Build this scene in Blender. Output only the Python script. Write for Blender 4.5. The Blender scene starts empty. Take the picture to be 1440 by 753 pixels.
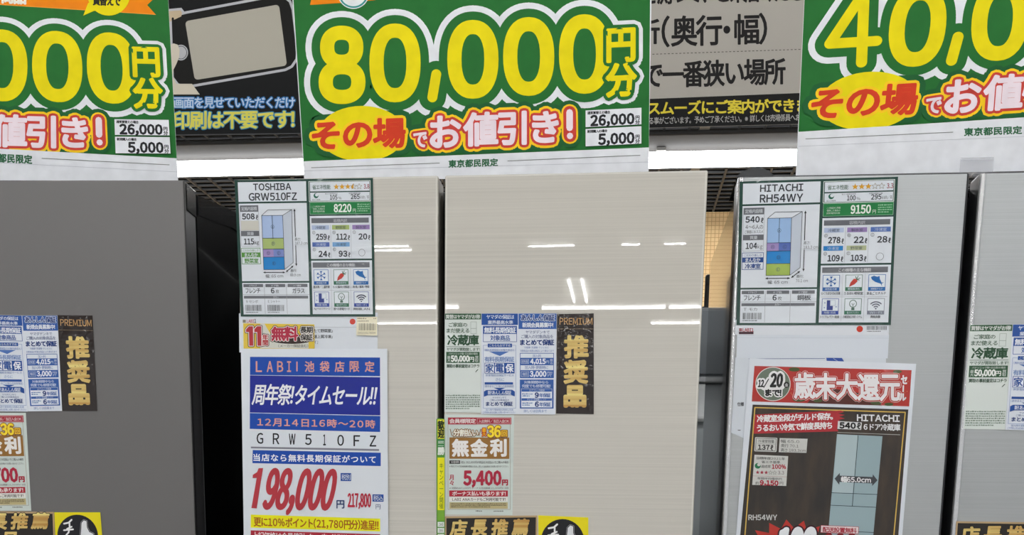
import bpy, bmesh, math, random
import numpy as np
from math import sin, cos, pi, radians
from mathutils import Matrix
C = bpy.context.scene
COL = C.collection
random.seed(7)

# ------------------------------------------------------------------ camera
F, CX, CY = 1440.0, 720.0, 960.0            # the photo is the upper part of a portrait frame
up = np.array([.0917, 6.29, 1.0]); up /= np.linalg.norm(up)
fw = np.array([0, 0, -1.0]); Yc = fw - up*fw.dot(up); Yc /= np.linalg.norm(Yc)
yaw = radians(5.5)
R = np.array([[cos(yaw), -sin(yaw), 0], [sin(yaw), cos(yaw), 0], [0, 0, 1]]) @ np.array([np.cross(Yc, up), Yc, up])
EYE = np.array([0, 0, 1.36])
cd = bpy.data.cameras.new('camera'); cam = bpy.data.objects.new('camera', cd); COL.objects.link(cam)
cd.sensor_width = 36; cd.lens = 36*F/1440; cd.shift_x = 0; cd.shift_y = (CY-376.5)/1440
cd.clip_start = .02; cd.clip_end = 60
cam.matrix_world = Matrix.Translation(EYE.tolist()) @ Matrix(R.tolist()).to_4x4()
C.camera = cam

# ------------------------------------------------------------------ light, exposure
w = bpy.data.worlds.new('world'); C.world = w; w.use_nodes = True
bg = w.node_tree.nodes['Background']; bg.inputs[0].default_value = (.93, .96, 1.0, 1); bg.inputs[1].default_value = .55
C.view_settings.view_transform = 'Standard'; C.view_settings.look = 'None'
C.view_settings.exposure = 0.28; C.view_settings.gamma = 1.0
TUBE = 9.0                                   # emission of the fluorescent tubes

# ------------------------------------------------------------------ materials
def lin(h):
    h = h.lstrip('#'); v = [int(h[i:i+2], 16)/255 for i in (0, 2, 4)]
    return [c/12.92 if c <= .04045 else ((c+.055)/1.055)**2.4 for c in v]
MATS = {}
def mat(h, rough=.6, metal=0, coat=0, emit=0, spec=.4, kind=''):
    k = (h, rough, metal, coat, emit, spec, kind)
    if k in MATS: return MATS[k]
    m = bpy.data.materials.new('m_' + h.strip('#') + kind); m.use_nodes = True
    nt = m.node_tree; b = nt.nodes['Principled BSDF']; c = lin(h)
    b.inputs['Base Color'].default_value = (*c, 1); b.inputs['Roughness'].default_value = rough
    b.inputs['Metallic'].default_value = metal; b.inputs['Specular IOR Level'].default_value = spec
    b.inputs['Coat Weight'].default_value = coat; b.inputs['Coat Roughness'].default_value = .012 if kind == 'streak' else .04
    if emit:
        b.inputs['Emission Color'].default_value = (*c, 1); b.inputs['Emission Strength'].default_value = emit
    def N(t, **kw):
        n = nt.nodes.new(t)
        for a, v in kw.items(): setattr(n, a, v)
        return n
    L = nt.links.new
    def stretched(scale, lo, hi, detail=3, nscale=1.0):
        tc = N('ShaderNodeTexCoord'); mp = N('ShaderNodeMapping'); mp.inputs['Scale'].default_value = scale
        nz = N('ShaderNodeTexNoise'); nz.inputs['Scale'].default_value = nscale; nz.inputs['Detail'].default_value = detail
        L(tc.outputs['Object'], mp.inputs[0]); L(mp.outputs[0], nz.inputs[0])
        r = N('ShaderNodeMapRange'); r.inputs[1].default_value = .3; r.inputs[2].default_value = .7
        r.inputs[3].default_value = lo; r.inputs[4].default_value = hi
        L(nz.outputs[0], r.inputs[0]); return r.outputs[0]
    def tint(fac, dst='Base Color'):
        mx = N('ShaderNodeMix', data_type='RGBA', blend_type='MULTIPLY'); mx.inputs[0].default_value = 1
        mx.inputs[6].default_value = (*c, 1)
        cb = N('ShaderNodeCombineColor')
        for i in range(3): L(fac, cb.inputs[i])
        L(cb.outputs[0], mx.inputs[7]); L(mx.outputs[2], b.inputs[dst])
    if kind == 'streak':      # fine horizontal hairlines under glass
        tint(stretched((2.2, 2.2, 420), .93, 1.05))
        bp = N('ShaderNodeBump'); bp.inputs['Strength'].default_value = .012; bp.inputs['Distance'].default_value = .004
        L(stretched((3, 3, 3), 0, 1, 1), bp.inputs['Height']); L(bp.outputs[0], b.inputs['Coat Normal'])
    if kind == 'brushed':
        tint(stretched((3, 3, 900), .93, 1.05))
        bp = N('ShaderNodeBump'); bp.inputs['Strength'].default_value = .12; bp.inputs['Distance'].default_value = .0005
        L(stretched((4, 4, 1200), 0, 1, 2), bp.inputs['Height']); L(bp.outputs[0], b.inputs['Normal'])
    if kind == 'film':        # laminated paper, the film slightly wavy
        bp = N('ShaderNodeBump'); bp.inputs['Strength'].default_value = .2; bp.inputs['Distance'].default_value = .002
        L(stretched((1, 1, 1), 0, 1, 2, 70), bp.inputs['Height']); L(bp.outputs[0], b.inputs['Coat Normal'])
    if kind == 'cloudy':      # dark photographic backdrop of the flyer
        mx = N('ShaderNodeMix', data_type='RGBA'); mx.inputs[6].default_value = (*c, 1); mx.inputs[7].default_value = (*lin('5A4632'), 1)
        L(stretched((40, 40, 12), -.1, .45, 4), mx.inputs[0]); L(mx.outputs[2], b.inputs['Base Color'])
    if kind == 'gold':        # printed gold lettering, banded
        mx = N('ShaderNodeMix', data_type='RGBA'); mx.inputs[6].default_value = (*lin('C08A3A'), 1); mx.inputs[7].default_value = (*lin('F2E08A'), 1)
        L(stretched((3, 3, 130), 0, 1, 1), mx.inputs[0]); L(mx.outputs[2], b.inputs['Base Color'])
    if kind == 'mottle':
        tint(stretched((1, 1, 1), .93, 1.03, 2, 45))
    if kind == 'tiles':
        tc = N('ShaderNodeTexCoord'); mp = N('ShaderNodeMapping'); mp.inputs['Rotation'].default_value = (radians(90), 0, 0)
        br = N('ShaderNodeTexBrick'); br.offset = 0; br.inputs['Scale'].default_value = 1
        br.inputs['Color1'].default_value = (*c, 1); br.inputs['Color2'].default_value = (*lin('EFCB96'), 1)
        br.inputs['Mortar'].default_value = (*lin('C49A62'), 1); br.inputs['Mortar Size'].default_value = .002
        br.inputs['Brick Width'].default_value = .03; br.inputs['Row Height'].default_value = .03
        L(tc.outputs['Object'], mp.inputs[0]); L(mp.outputs[0], br.inputs[0]); L(br.outputs[0], b.inputs['Base Color'])
    MATS[k] = m; return m

# ------------------------------------------------------------------ object helpers
def link(name, me, parent=None, loc=(0, 0, 0)):
    o = bpy.data.objects.new(name, me); COL.objects.link(o); o.location = loc
    if parent: o.parent = parent
    return o
def tag(o, label=None, cat=None, group=None, kind=None):
    for k, v in (('label', label), ('category', cat), ('group', group), ('kind', kind)):
        if v: o[k] = v
    return o
def empty(name, loc, label, cat, group=None):
    return tag(link(name, None, None, loc), label, cat, group)
def bx(bm, x0, x1, y0, y1, z0, z1, bev=0, seg=2):
    r = bmesh.ops.create_cube(bm, size=1)['verts']
    for v in r:
        v.co.x = x0 + (v.co.x+.5)*(x1-x0); v.co.y = y0 + (v.co.y+.5)*(y1-y0); v.co.z = z0 + (v.co.z+.5)*(z1-z0)
    if bev:
        es = list({e for v in r for e in v.link_edges})
        bmesh.ops.bevel(bm, geom=es, offset=bev, segments=seg, affect='EDGES', profile=.5)
def tube(bm, p, q, r, n=12):
    p = np.array(p, float); q = np.array(q, float); d = q-p; L = np.linalg.norm(d)
    from mathutils import Vector
    rot = Vector(d.tolist()).to_track_quat('Z', 'Y').to_matrix().to_4x4()
    bmesh.ops.create_cone(bm, cap_ends=True, segments=n, radius1=r, radius2=r, depth=L,
                          matrix=Matrix.Translation(((p+q)/2).tolist()) @ rot)
def build(name, bm, m, parent=None, loc=(0, 0, 0), smooth=False):
    me = bpy.data.meshes.new(name); bm.to_mesh(me); bm.free(); me.materials.append(m)
    if smooth:
        for p in me.polygons: p.use_smooth = True
    return link(name, me, parent, loc)
def box(name, m, parent, *a, **k):
    bm = bmesh.new(); bx(bm, *a, **k); return build(name, bm, m, parent)

# ------------------------------------------------------------------ planes the papers lie on
def ray(x, y): return R @ np.array([(x-CX)/F, (CY-y)/F, -1.0])
class Plane:
    def __init__(s, O, th):
        s.O = np.array(O, float); s.th = th; s.N = np.array([-sin(th), -cos(th), 0])
    def hits(s, P, off):          # P (n,2) photo pixels, off (n,) distance in front of the plane
        D = (R @ np.stack([(P[:, 0]-CX)/F, (CY-P[:, 1])/F, -np.ones(len(P))])).T
        t = (((s.O-EYE) @ s.N) + off) / (D @ s.N)
        return EYE + D*t[:, None]
PA = Plane([-.6, 1.5, 0], radians(-2.5)); PB = Plane([0, 1.5, 0], radians(.5)); PC = Plane([.4, 1.525, 0], 0)
PS = Plane([0, 1.56, 0], 0); PBOARD = Plane([0, 2.1, 0], 0)

def homog(src, dst):
    A = []; b = []
    for (x, y), (u, v) in zip(src, dst):
        A.append([x, y, 1, 0, 0, 0, -u*x, -u*y]); b.append(u)
        A.append([0, 0, 0, x, y, 1, -v*x, -v*y]); b.append(v)
    h = np.linalg.solve(np.array(A, float), np.array(b, float))
    return np.append(h, 1).reshape(3, 3)

GC = {}
def glyph(ch, res):
    """outline fill of one character: points, faces, boundary edges"""
    k = (ch, res)
    if k in GC: return GC[k]
    body = chr(ord(ch)+0xFEE0) if '!' <= ch <= '~' else ch      # the wide forms come from the same face as the kanji
    c = bpy.data.curves.new('t', 'FONT'); c.body = body; c.resolution_u = res
    o = bpy.data.objects.new('t', c); me = bpy.data.meshes.new_from_object(o)
    n = len(me.vertices); co = np.empty(n*3); me.vertices.foreach_get('co', co); co = co.reshape(-1, 3)[:, :2]
    faces = [tuple(p.vertices) for p in me.polygons]
    cnt = {}
    for f in faces:
        for i in range(len(f)):
            a, b = f[i], f[(i+1) % len(f)]; e = (min(a, b), max(a, b)); cnt[e] = cnt.get(e, 0)+1
    ed = [e for e, q in cnt.items() if q == 1]
    bpy.data.objects.remove(o); bpy.data.meshes.remove(me); bpy.data.curves.remove(c)
    GC[k] = (co, faces, ed); return GC[k]
def glyphs(t, res=2, sp=1.0):
    k = (t, res, sp)
    if k in GC: return GC[k]
    CO = []; FA = []; ED = []; n = 0
    lines = t.split('\n')
    for li, line in enumerate(lines):
        x = 0; L = []
        for ch in line:
            if ch in ' \u3000': x += .3*sp; continue
            co, fa, ed = glyph(ch, res)
            if '!' <= ch <= '~' or ch in 'ℓ・':
                lo, hi = co[:, 0].min(), co[:, 0].max(); g = .07 if ch in ".,:!'" else .12 if ch == '・' else .055
                L.append((co-[lo, 0]+[x+g, 0], fa, ed)); x += (hi-lo+2*g)*sp
            else: L.append((co+[x, 0], fa, ed)); x += .92*sp
        for co, fa, ed in L:
            co = co - [x/2 if len(lines) > 1 else 0, li*.92]
            CO.append(co); FA += [tuple(i+n for i in f) for f in fa]; ED += [(a+n, b+n) for a, b in ed]; n += len(co)
    co = np.vstack(CO); lo = co.min(0); hi = co.max(0); co = (co-lo)/(hi-lo); co[:, 1] = 1-co[:, 1]
    GC[k] = (co, FA, ED); return GC[k]

class Sheet:
    """A flat paper or board: the sheet is the thing, its printing are parts. Coordinates are in the
    frame of the design; H maps them to where the sheet lies on its plane."""
    def __init__(s, name, plane, quad, color, label, cat, lift=.0002, thick=.0004, H=None, group=None,
                 kind='film', coat=.25, rough=.5, slope=0.0):
        s.plane = plane; s.H = H; s.top = lift+thick; s.parts = {}; s.kind = kind; s.coat = coat; s.rough = rough; s.slope = slope
        P = s.px(quad)
        f = plane.hits(P, np.full(len(P), lift+thick)); b = plane.hits(P, np.full(len(P), lift))
        n = len(P); s.loc = f.mean(0); s.loc[2] = f[:, 2].min()
        V = np.vstack([f, b])-s.loc
        F_ = [tuple(range(n))[::-1], tuple(range(n, 2*n))] + [(i, (i+1) % n, n+(i+1) % n, n+i) for i in range(n)]
        me = bpy.data.meshes.new(name); me.from_pydata(V.tolist(), [], F_); me.update()
        bm = bmesh.new(); bm.from_mesh(me); bmesh.ops.recalc_face_normals(bm, faces=bm.faces); bm.to_mesh(me); bm.free()
        me.materials.append(s.m(color))
        s.root = tag(link(name, me, None, s.loc.tolist()), label, cat, group)
    def m(s, c):
        if c == 'gold': return mat('D0A050', .4, 0, s.coat, kind='gold')
        if c == 'cloudy': return mat('241F1B', s.rough, 0, s.coat, kind='cloudy')
        return mat(c, s.rough, 0, s.coat, spec=.15, kind=s.kind)
    def px(s, P):
        P = np.array(P, float)
        if s.H is None: return P
        q = np.c_[P, np.ones(len(P))] @ s.H.T
        return q[:, :2]/q[:, 2:]
    def add(s, part, color, P, faces, z, jit=None):
        P = np.array(P, float)
        d = s.parts.setdefault(part, [[], [], [], [], 0])     # verts, faces, material index, colors, n
        s.calls = getattr(s, 'calls', 0)+1
        off = np.full(len(P), s.top + z*.00012 + (s.calls % 37)*1.1e-6)
        if jit is not None: off = off+jit
        V = s.plane.hits(s.px(P), off)-s.loc
        if color not in d[3]: d[3].append(color)
        mi = d[3].index(color); n = d[4]
        d[0].append(V); d[1].extend([tuple(i+n for i in f) for f in faces]); d[2].extend([mi]*len(faces)); d[4] += len(V)
    def poly(s, part, color, P, z=1): s.add(part, color, P, [tuple(range(len(P)))], z)
    def rect(s, part, color, x0, y0, x1, y1, z=1, sl=None):
        k = s.slope if sl is None else sl; d = k*(x1-x0)
        s.poly(part, color, [(x0, y0), (x1, y0+d), (x1, y1+d), (x0, y1)], z)
    def frame(s, part, color, x0, y0, x1, y1, t=.6, z=1, sl=None):
        k = s.slope if sl is None else sl; d = k*(x1-x0)
        s.path(part, color, [(x0, y0), (x1, y0+d), (x1, y1+d), (x0, y1)], t/2, z, True)
    def ell(s, part, color, cx, cy, rx, ry, z=1, n=40):
        s.poly(part, color, [(cx+rx*cos(a), cy+ry*sin(a)) for a in np.linspace(0, 2*pi, n, endpoint=False)], z)
    def stroke(s, part, color, P, edges, w, z, disc=8):
        """round brush of radius w along edges"""
        P = np.array(P, float); V = []; Fc = []; J = []; kk = 0
        for a, b in edges:
            p, q = P[a], P[b]; d = q-p; L = math.hypot(*d)
            if L < 1e-6: continue
            nx, ny = -d[1]/L*w, d[0]/L*w; n = len(V)
            V += [(p[0]+nx, p[1]+ny), (p[0]-nx, p[1]-ny), (q[0]-nx, q[1]-ny), (q[0]+nx, q[1]+ny)]; Fc.append((n, n+1, n+2, n+3))
            kk += 1; J += [(kk % 24)*2.5e-6+random.random()*8e-7]*4
        if disc:
            for a in {i for e in edges for i in e}:
                n = len(V); kk += 1; j = (kk % 24)*2.5e-6+1.2e-6+random.random()*8e-7
                V += [(P[a][0]+w*cos(t), P[a][1]+w*sin(t)) for t in np.linspace(0, 2*pi, disc, endpoint=False)]
                Fc.append(tuple(range(n, n+disc))); J += [j]*disc
        if V: s.add(part, color, V, Fc, z, np.array(J))
    def path(s, part, color, P, w, z=1, closed=False, disc=8):
        n = len(P); s.stroke(part, color, P, [(i, (i+1) % n) for i in range(n if closed else n-1)], w, z, disc)
    def oval(s, part, color, cx, cy, rx, ry, w, z=1, n=36):
        s.path(part, color, [(cx+rx*cos(a), cy+ry*sin(a)) for a in np.linspace(0, 2*pi, n, endpoint=False)], w, z, True, 12)
    def text(s, part, color, t, x0, y0, x1, y1, z=2, sl=None, it=0, b=.0, w=0, out=(), sp=1.0, res=2):
        k = s.slope if sl is None else sl
        co, faces, ed = glyphs(t, res, sp)
        if b and not w: w = b*(y1-y0)/(t.count('\n')+1)*1.3
        P = np.stack([x0+co[:, 0]*(x1-x0), y0+co[:, 1]*(y1-y0)], 1)
        if it:
            P[:, 0] += (y1-P[:, 1])*it - it*(y1-y0)*co[:, 0]
        P[:, 1] += k*(P[:, 0]-x0)
        s.add(part, color, P, faces, z)
        if w: s.stroke(part, color, P, ed, w, z-.6, 8 if w > .7 else (6 if w > .3 else 0))
        for c2, w2, z2 in out: s.stroke(part, c2, P, ed, w2, z2, 8); s.add(part, c2, P, faces, z2-.2)
    def marks(s, part, color, x0, y0, x1, y1, rows, z=1, fill=.62):
        """lines of tiny unreadable print"""
        V = []; Fc = []; h = (y1-y0)/rows
        for r in range(rows):
            y = y0+r*h; x = x0; end = x1 if r < rows-1 else x0+(x1-x0)*.7
            while x < end:
                L = random.uniform(.5, 1.6)*h*.6
                n = len(V); d = s.slope*(x-x0); t = random.uniform(0, h*.2)
                V += [(x, y+d+t), (min(x+L, x1), y+d+t), (min(x+L, x1), y+d+h*fill), (x, y+d+h*fill)]; Fc.append((n, n+1, n+2, n+3))
                x += L+h*random.uniform(.12, .3)
        s.add(part, color, V, Fc, z)
    def bars(s, part, color, x0, y0, x1, y1, z=1):
        x = x0; V = []; Fc = []
        while x < x1-.4:
            L = random.choice((.3, .3, .6, .9)); n = len(V)
            V += [(x, y0), (x+L, y0), (x+L, y1), (x, y1)]; Fc.append((n, n+1, n+2, n+3)); x += L+random.choice((.35, .5, .8))
        s.add(part, color, V, Fc, z)
    def star(s, part, color, cx, cy, r, z=1, hollow=False):
        P = [(cx+(r if i % 2 == 0 else r*.42)*sin(i*pi/5), cy-(r if i % 2 == 0 else r*.42)*cos(i*pi/5)) for i in range(10)]
        if hollow: s.path(part, color, P, .22, z, True, 0)
        else: s.poly(part, color, P, z)
    def done(s):
        for name, (V, Fc, mi, cols, n) in s.parts.items():
            me = bpy.data.meshes.new(name); me.from_pydata(np.vstack(V).tolist(), [], Fc)
            for c in cols: me.materials.append(s.m(c))
            me.polygons.foreach_set('material_index', mi); me.update()
            bm = bmesh.new(); bm.from_mesh(me); flip = []
            bmesh.ops.triangulate(bm, faces=[f for f in bm.faces if len(f.verts) > 4], ngon_method='EAR_CLIP')
            N = s.plane.N
            for f in bm.faces:
                f.normal_update()
                if f.normal.x*N[0]+f.normal.y*N[1]+f.normal.z*N[2] < 0: flip.append(f)
            bmesh.ops.reverse_faces(bm, faces=flip); bm.to_mesh(me); bm.free()
            link(name.split('#')[0], me, s.root)
        return s.root

exec_parts = []
# ================================================================== THE ROOM
def st(o): return tag(o, kind='structure')
st(box('floor', mat('B9B4AA', .35), None, -8, 8, -13, 9, -.1, 0))
st(box('wall_back', mat('F2D29C', .6, kind='tiles'), None, -8, 8, 8.6, 8.8, 0, 3.76))
ceil = st(box('ceiling', mat('0E0E0E', .9), None, -8, 8, -13, 8.6, 4.2, 4.3))
box('bulkhead', mat('0E0E0E', .9), ceil, -8, 8, 8.6, 8.8, 3.76, 4.3)
bm = bmesh.new(); bx(bm, -4.4, 3.2, -.006, .006, 0, .014)
me = bpy.data.meshes.new('grid_bar'); bm.to_mesh(me); bm.free(); me.materials.append(mat('545659', .6))
for i in range(43):
    link('grid_bar', me, ceil, (0, 4.64+i*.0925, 3.76))
bm = bmesh.new(); bx(bm, -.007, .007, 4.6, 8.6, 0, .014)
me2 = bpy.data.meshes.new('grid_bar'); bm.to_mesh(me2); bm.free(); me2.materials.append(mat('545659', .6))
bm = bmesh.new(); bx(bm, -.03, .03, 4.6, 8.6, -.004, .035)
me3 = bpy.data.meshes.new('grid_rail'); bm.to_mesh(me3); bm.free(); me3.materials.append(mat('8E8C88', .6))
for i in range(-30, 20):
    x = .237+i*.1537
    wide = i in (2, -13, -28, 17)
    link('grid_rail' if wide else 'grid_bar', me3 if wide else me2, ceil, (x-(.06 if wide else 0), 0, 3.76))

# long fluorescent fixtures
def lamp(y, x0, x1, label, along='x', xc=0, n=2, gap=.17, r=.02, group='rows of ceiling tube lights'):
    L = empty('ceiling_light', ((x0+x1)/2 if along == 'x' else xc, y, 3.76), label, 'ceiling light', group)
    half = (x1-x0)/2
    W = gap*n/2+.04
    hb = bmesh.new()
    if along == 'x': bx(hb, -half, half, -W, W, -.06, -.002, .01)
    else: bx(hb, -W, W, -half, half, -.06, -.002, .01)
    build('housing', hb, mat('B8B8B4', .5), L)
    for k in range(n):
        o = (k-(n-1)/2)*gap
        m = max(1, round(2*half/1.25)); seg = 2*half/m
        for j in range(m):
            a = -half+j*seg+.02; b = a+seg-.04
            tb = bmesh.new()
            if along == 'x': tube(tb, (a, o, -.085), (b, o, -.085), r, 10)
            else: tube(tb, (o, a, -.085), (o, b, -.085), r, 10)
            build('tube', tb, mat('FFFFFF', .5, emit=TUBE*2.2*(.02/r if r < .02 else 1)), L)
    return L

# the row straight ahead, over the far aisle: wide grey reflector, two bright bars
L = empty('ceiling_light', (-.9, 7.1, 3.76), 'long twin tube ceiling light above the gaps between the refrigerators', 'ceiling light')
hb = bmesh.new(); bx(hb, -3.3, 3.9, -.24, .32, -.03, -.002, .01); build('housing', hb, mat('1E1D1C', .8), L)
for o, zz, r_ in ((.0, -.07, .022), (.155, -.07, .028)):
    for a, b in ((-3.28, -.8), (-.76, .5), (.54, 3.85)):
        tb = bmesh.new(); tube(tb, (a, o, zz), (b, o, zz), r_, 12); build('tube', tb, mat('FFFFFF', .5, emit=9), L)
for k in range(4):
    box('bracket', mat('8A8986', .5), L, -2.7+k*1.9, -2.64+k*1.9, -.03, .2, -.05, -.03)

lamp(5.3, -4, 4, 'twin tube row over the next aisle', r=.03)  # added out of sight to brighten the tan back wall
lamp(3.2, -4, 4, 'twin tube row over the back of the refrigerators')  # this and the next two rows are added for general light, out of view
lamp(.2, -4, 4, 'twin tube row right over the aisle')
lamp(-2.6, -4, 4, 'twin tube row behind the viewer')
for a, b, q in ((-2.35, -1.95, 'leftmost short thin tube light mirrored in the doors'), (-.95, -.52, 'second short thin tube light from the left mirrored in the doors'),
             (-.16, .03, 'tiny thin tube light mirrored in the beige right door, third from the left'), (.2, .42, 'rightmost short thin tube light mirrored in the beige right door')):
    lamp(-6.2, a, b, q, n=2 if a < -2 else 1, gap=.13, r=.005, group=None)
lamp(-8.7, -4.6, -1.95, 'left tube light of the second far row mirrored in the doors', n=1, r=.016)
lamp(-8.78, -1.06, 4.5, 'right tube light of the second far row mirrored in the doors', n=1, r=.016)
lamp(-9.7, .15, 4.5, 'right tube light of the third far row mirrored in the doors', n=1, r=.012)
lamp(-9.6, -4.6, -2.3, 'left tube light of the third far row mirrored in the doors', n=1, r=.009)
lamp(-7.97, -.5, .5, 'short crosswise twin tube light mirrored in the beige door', along='y', xc=-.6, gap=.13, r=.012, group=None)

# ================================================================== REFRIGERATORS
def fridge(plane, xl, xs0, xs1, xr, H, depth, label, door_m, side_m, body_m, trim_m, style):
    """xl..xs0 left door, xs1..xr right door on the plane; local frame follows the plane's yaw"""
    o = plane.O; root = empty('refrigerator', (float(o[0]), float(o[1]), 0), label, 'refrigerator')
    root.rotation_euler = (0, 0, -plane.th)
    dt = .045
    # cabinet
    bm = bmesh.new(); bx(bm, xl+.004, xr-.004, dt+.012, depth, .03, H-.004, .004)
    build('cabinet', bm, body_m, root)
    box('gasket', mat('0A0A0A', .7), root, xl+.012, xr-.012, dt, dt+.012, .06, H-.02)
    for x in (xl+.05, xr-.05):
        for y in (dt+.08, depth-.08):
            bm = bmesh.new(); tube(bm, (x, y, 0), (x, y, .031), .02, 12); build('foot', bm, mat('1A1A1A', .6), root)
    rows = [('door', xl, xs0, .86, H), ('door', xs1, xr, .86, H), ('drawer', xl, (xs0+xs1)/2-.004, .62, .848),
            ('drawer', (xs0+xs1)/2+.004, xr, .62, .848), ('drawer', xl, xr, .36, .608), ('drawer', xl, xr, .06, .348)]
    for nm, a, b, z0, z1 in rows:
        bm = bmesh.new(); bx(bm, a, b, {'glass': .004, 'steel': .002, 'plain': .002}[style], dt, z0, z1, .003 if style != 'steel' else .004)
        d = build(nm, bm, side_m, root)
        if style == 'glass':
            bm = bmesh.new(); bx(bm, a, b, 0, .0055, z0, z1, .0022, 2); build('glass_panel', bm, door_m, d)
            bm = bmesh.new()
            for q in ((a+.0012, a+.0032, z0, z1), (b-.0032, b-.0012, z0, z1), (a+.0032, b-.0032, z1-.0032, z1-.0012), (a+.0032, b-.0032, z0+.0012, z0+.0032)): bx(bm, q[0], q[1], -.0001, .001, max(q[2], z0+.0012), min(q[3], z1-.0012))
            build('edge_highlight', bm, mat('DAD7CF', .3, 0, .5), d)  # pale strips paint a highlight along the edges of the glass
        elif style == 'steel':
            bm = bmesh.new(); bx(bm, a+.007, b-.004, 0, .006, z0+.002, z1-.003, .001); build('front_panel', bm, door_m, d)
            bm = bmesh.new()
            tube(bm, (a+.0045, .0045, z0+.003), (a+.0045, .0045, z1-.003), .0048, 16)
            build('edge_trim', bm, trim_m, d, smooth=False)
        else:
            bm = bmesh.new(); bx(bm, a+.001, b-.001, 0, .004, z0+.001, z1-.001, .001); build('front_panel', bm, door_m, d)
            box('edge_trim', trim_m, d, b-.0012, b+.0002, .001, .006, z0+.002, z1-.002)
        if nm == 'drawer':
            box('handle_recess', mat('151515', .4), d, a+.03, b-.03, -.0008, .006, z1-.014, z1-.004)
    for x in ((xl+.024, xr-.024) if style == 'steel' else ()):
        bm = bmesh.new()
        n = 18; P = [(-.03, 0)]+[(-.03+.06*i/n, .0135*sin(pi*i/n)**.6) for i in range(n+1)]+[(.03, 0)]
        vs = []
        for yy in (.006, .11): vs.append([bm.verts.new((x+px_*.85, yy, H-.002+pz)) for px_, pz in P])
        bm.faces.new(vs[0][::-1]); bm.faces.new(vs[1])
        for i in range(len(P)-1): bm.faces.new((vs[0][i], vs[0][i+1], vs[1][i+1], vs[1][i]))
        bmesh.ops.recalc_face_normals(bm, faces=bm.faces)
        build('hinge_cover', bm, mat('3A3C3E', .45), root)
    return root
black = mat('0B0C0E', .12, 0, .6, spec=.5)
fa = fridge(PA, -.70, -.372, -.362, -.0245, 1.832, .66, 'dark grey metal refrigerator at the left end of the row',
            mat('747271', .42, .35), mat('38383A', .5), black, mat('1A1A1A', .4), 'plain')
fb = fridge(PB, -.5497, -.2583, -.2488, .1125, 1.8325, .64, 'beige glass-front refrigerator with hairline pattern in the middle of the row',
            mat('CFCBC2', .6, 0, 1.0, spec=.08, kind='streak'), mat('8E8B84', .45), mat('18191A', .4), mat('C8C4BA', .3), 'glass')
fc = fridge(PC, -.2440, .0646, .0778, .4064, 1.833, .46, 'brushed silver refrigerator at the right end of the row',
            mat('B2B5B6', .38, .5, kind='brushed'), mat('3C3D40', .35, .3), black, mat('D8D8D8', .25, .8), 'steel')
# black caps on the side of the grey door, and the cap band along the top of its cabinet
bm = bmesh.new(); bx(bm, -.0262, -.0232, .006, .044, 1.792, 1.829, .001); build('door_cap', bm, mat('08080A', .15, 0, .5), fa)
bm = bmesh.new()
PR = [(.058, 1.798), (.058, 1.829), (.22, 1.853), (.64, 1.885), (.64, 1.845), (.22, 1.823)]
vs = [[bm.verts.new((x, y, z)) for y, z in PR] for x in (-.696, -.026)]
bm.faces.new(vs[0]); bm.faces.new(vs[1][::-1])
for i in range(6): bm.faces.new((vs[0][i], vs[1][i], vs[1][(i+1) % 6], vs[0][(i+1) % 6]))
bmesh.ops.recalc_face_normals(bm, faces=bm.faces); bmesh.ops.bevel(bm, geom=bm.edges[:], offset=.002, segments=2, affect='EDGES')
build('top_hood', bm, mat('17181B', .08, 0, 1), fa)

# grey cooler standing back to back with the row, seen through the slit
g = empty('tall_cooler', (.25, 2.95, 0), 'dark grey tall cooler behind the slit between beige and silver refrigerators', 'cooler')
box('cabinet', mat('7E8488', .45), g, -.35, .35, -.3, .3, 0, 1.88, .006)
box('upper_panel', mat('7E858B', .4), g, -.34, .34, -.308, -.3, 1.72, 1.872, .002)
dark_block = empty('tall_cooler', (-1.15, 2.95, 0), 'black tall block added to darken the slit between grey and beige refrigerators', 'cooler')  # added to keep the tan wall out of the grey cabinet's reflection
box('cabinet', mat('121314', .5), dark_block, -.7, 1.03, -.3, .3, 0, 2.12, .006)
box('back_panel', mat('1A1B1C', .5), dark_block, -.68, 1.01, -.306, -.3, .1, 2.1, .002)
box('ledge', mat('C8CCD0', .35), g, -.35, .35, -.325, -.3, 1.700, 1.712, .003)
box('lower_panel', mat('A4AAAE', .4), g, -.34, .34, -.308, -.3, .1, 1.695, .002)
bm = bmesh.new(); bx(bm, -.068, -.026, -.335, -.308, 1.605, 1.695, .012, 3); build('handle', bm, mat('E4E8EA', .3), g)
# small black clip stand on top of it
k = empty('clip_stand', (.240, 2.69, 1.88), 'small black clip stand on top of the dark grey cooler', 'clip')
bm = bmesh.new()
bx(bm, -.034, -.012, -.006, .006, .0, .07, .005); bx(bm, .002, .022, -.006, .006, .0, .07, .005); bx(bm, -.034, .022, -.007, .007, .055, .085, .006)
build('clamp', bm, mat('161616', .4), k)
bm = bmesh.new(); tube(bm, (-.012, 0, .08), (-.004, 0, .125), .003, 8); build('pin', bm, mat('161616', .4), k)
box('base', mat('161616', .4), k, -.04, .03, -.02, .02, 0, .006, .002)

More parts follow.
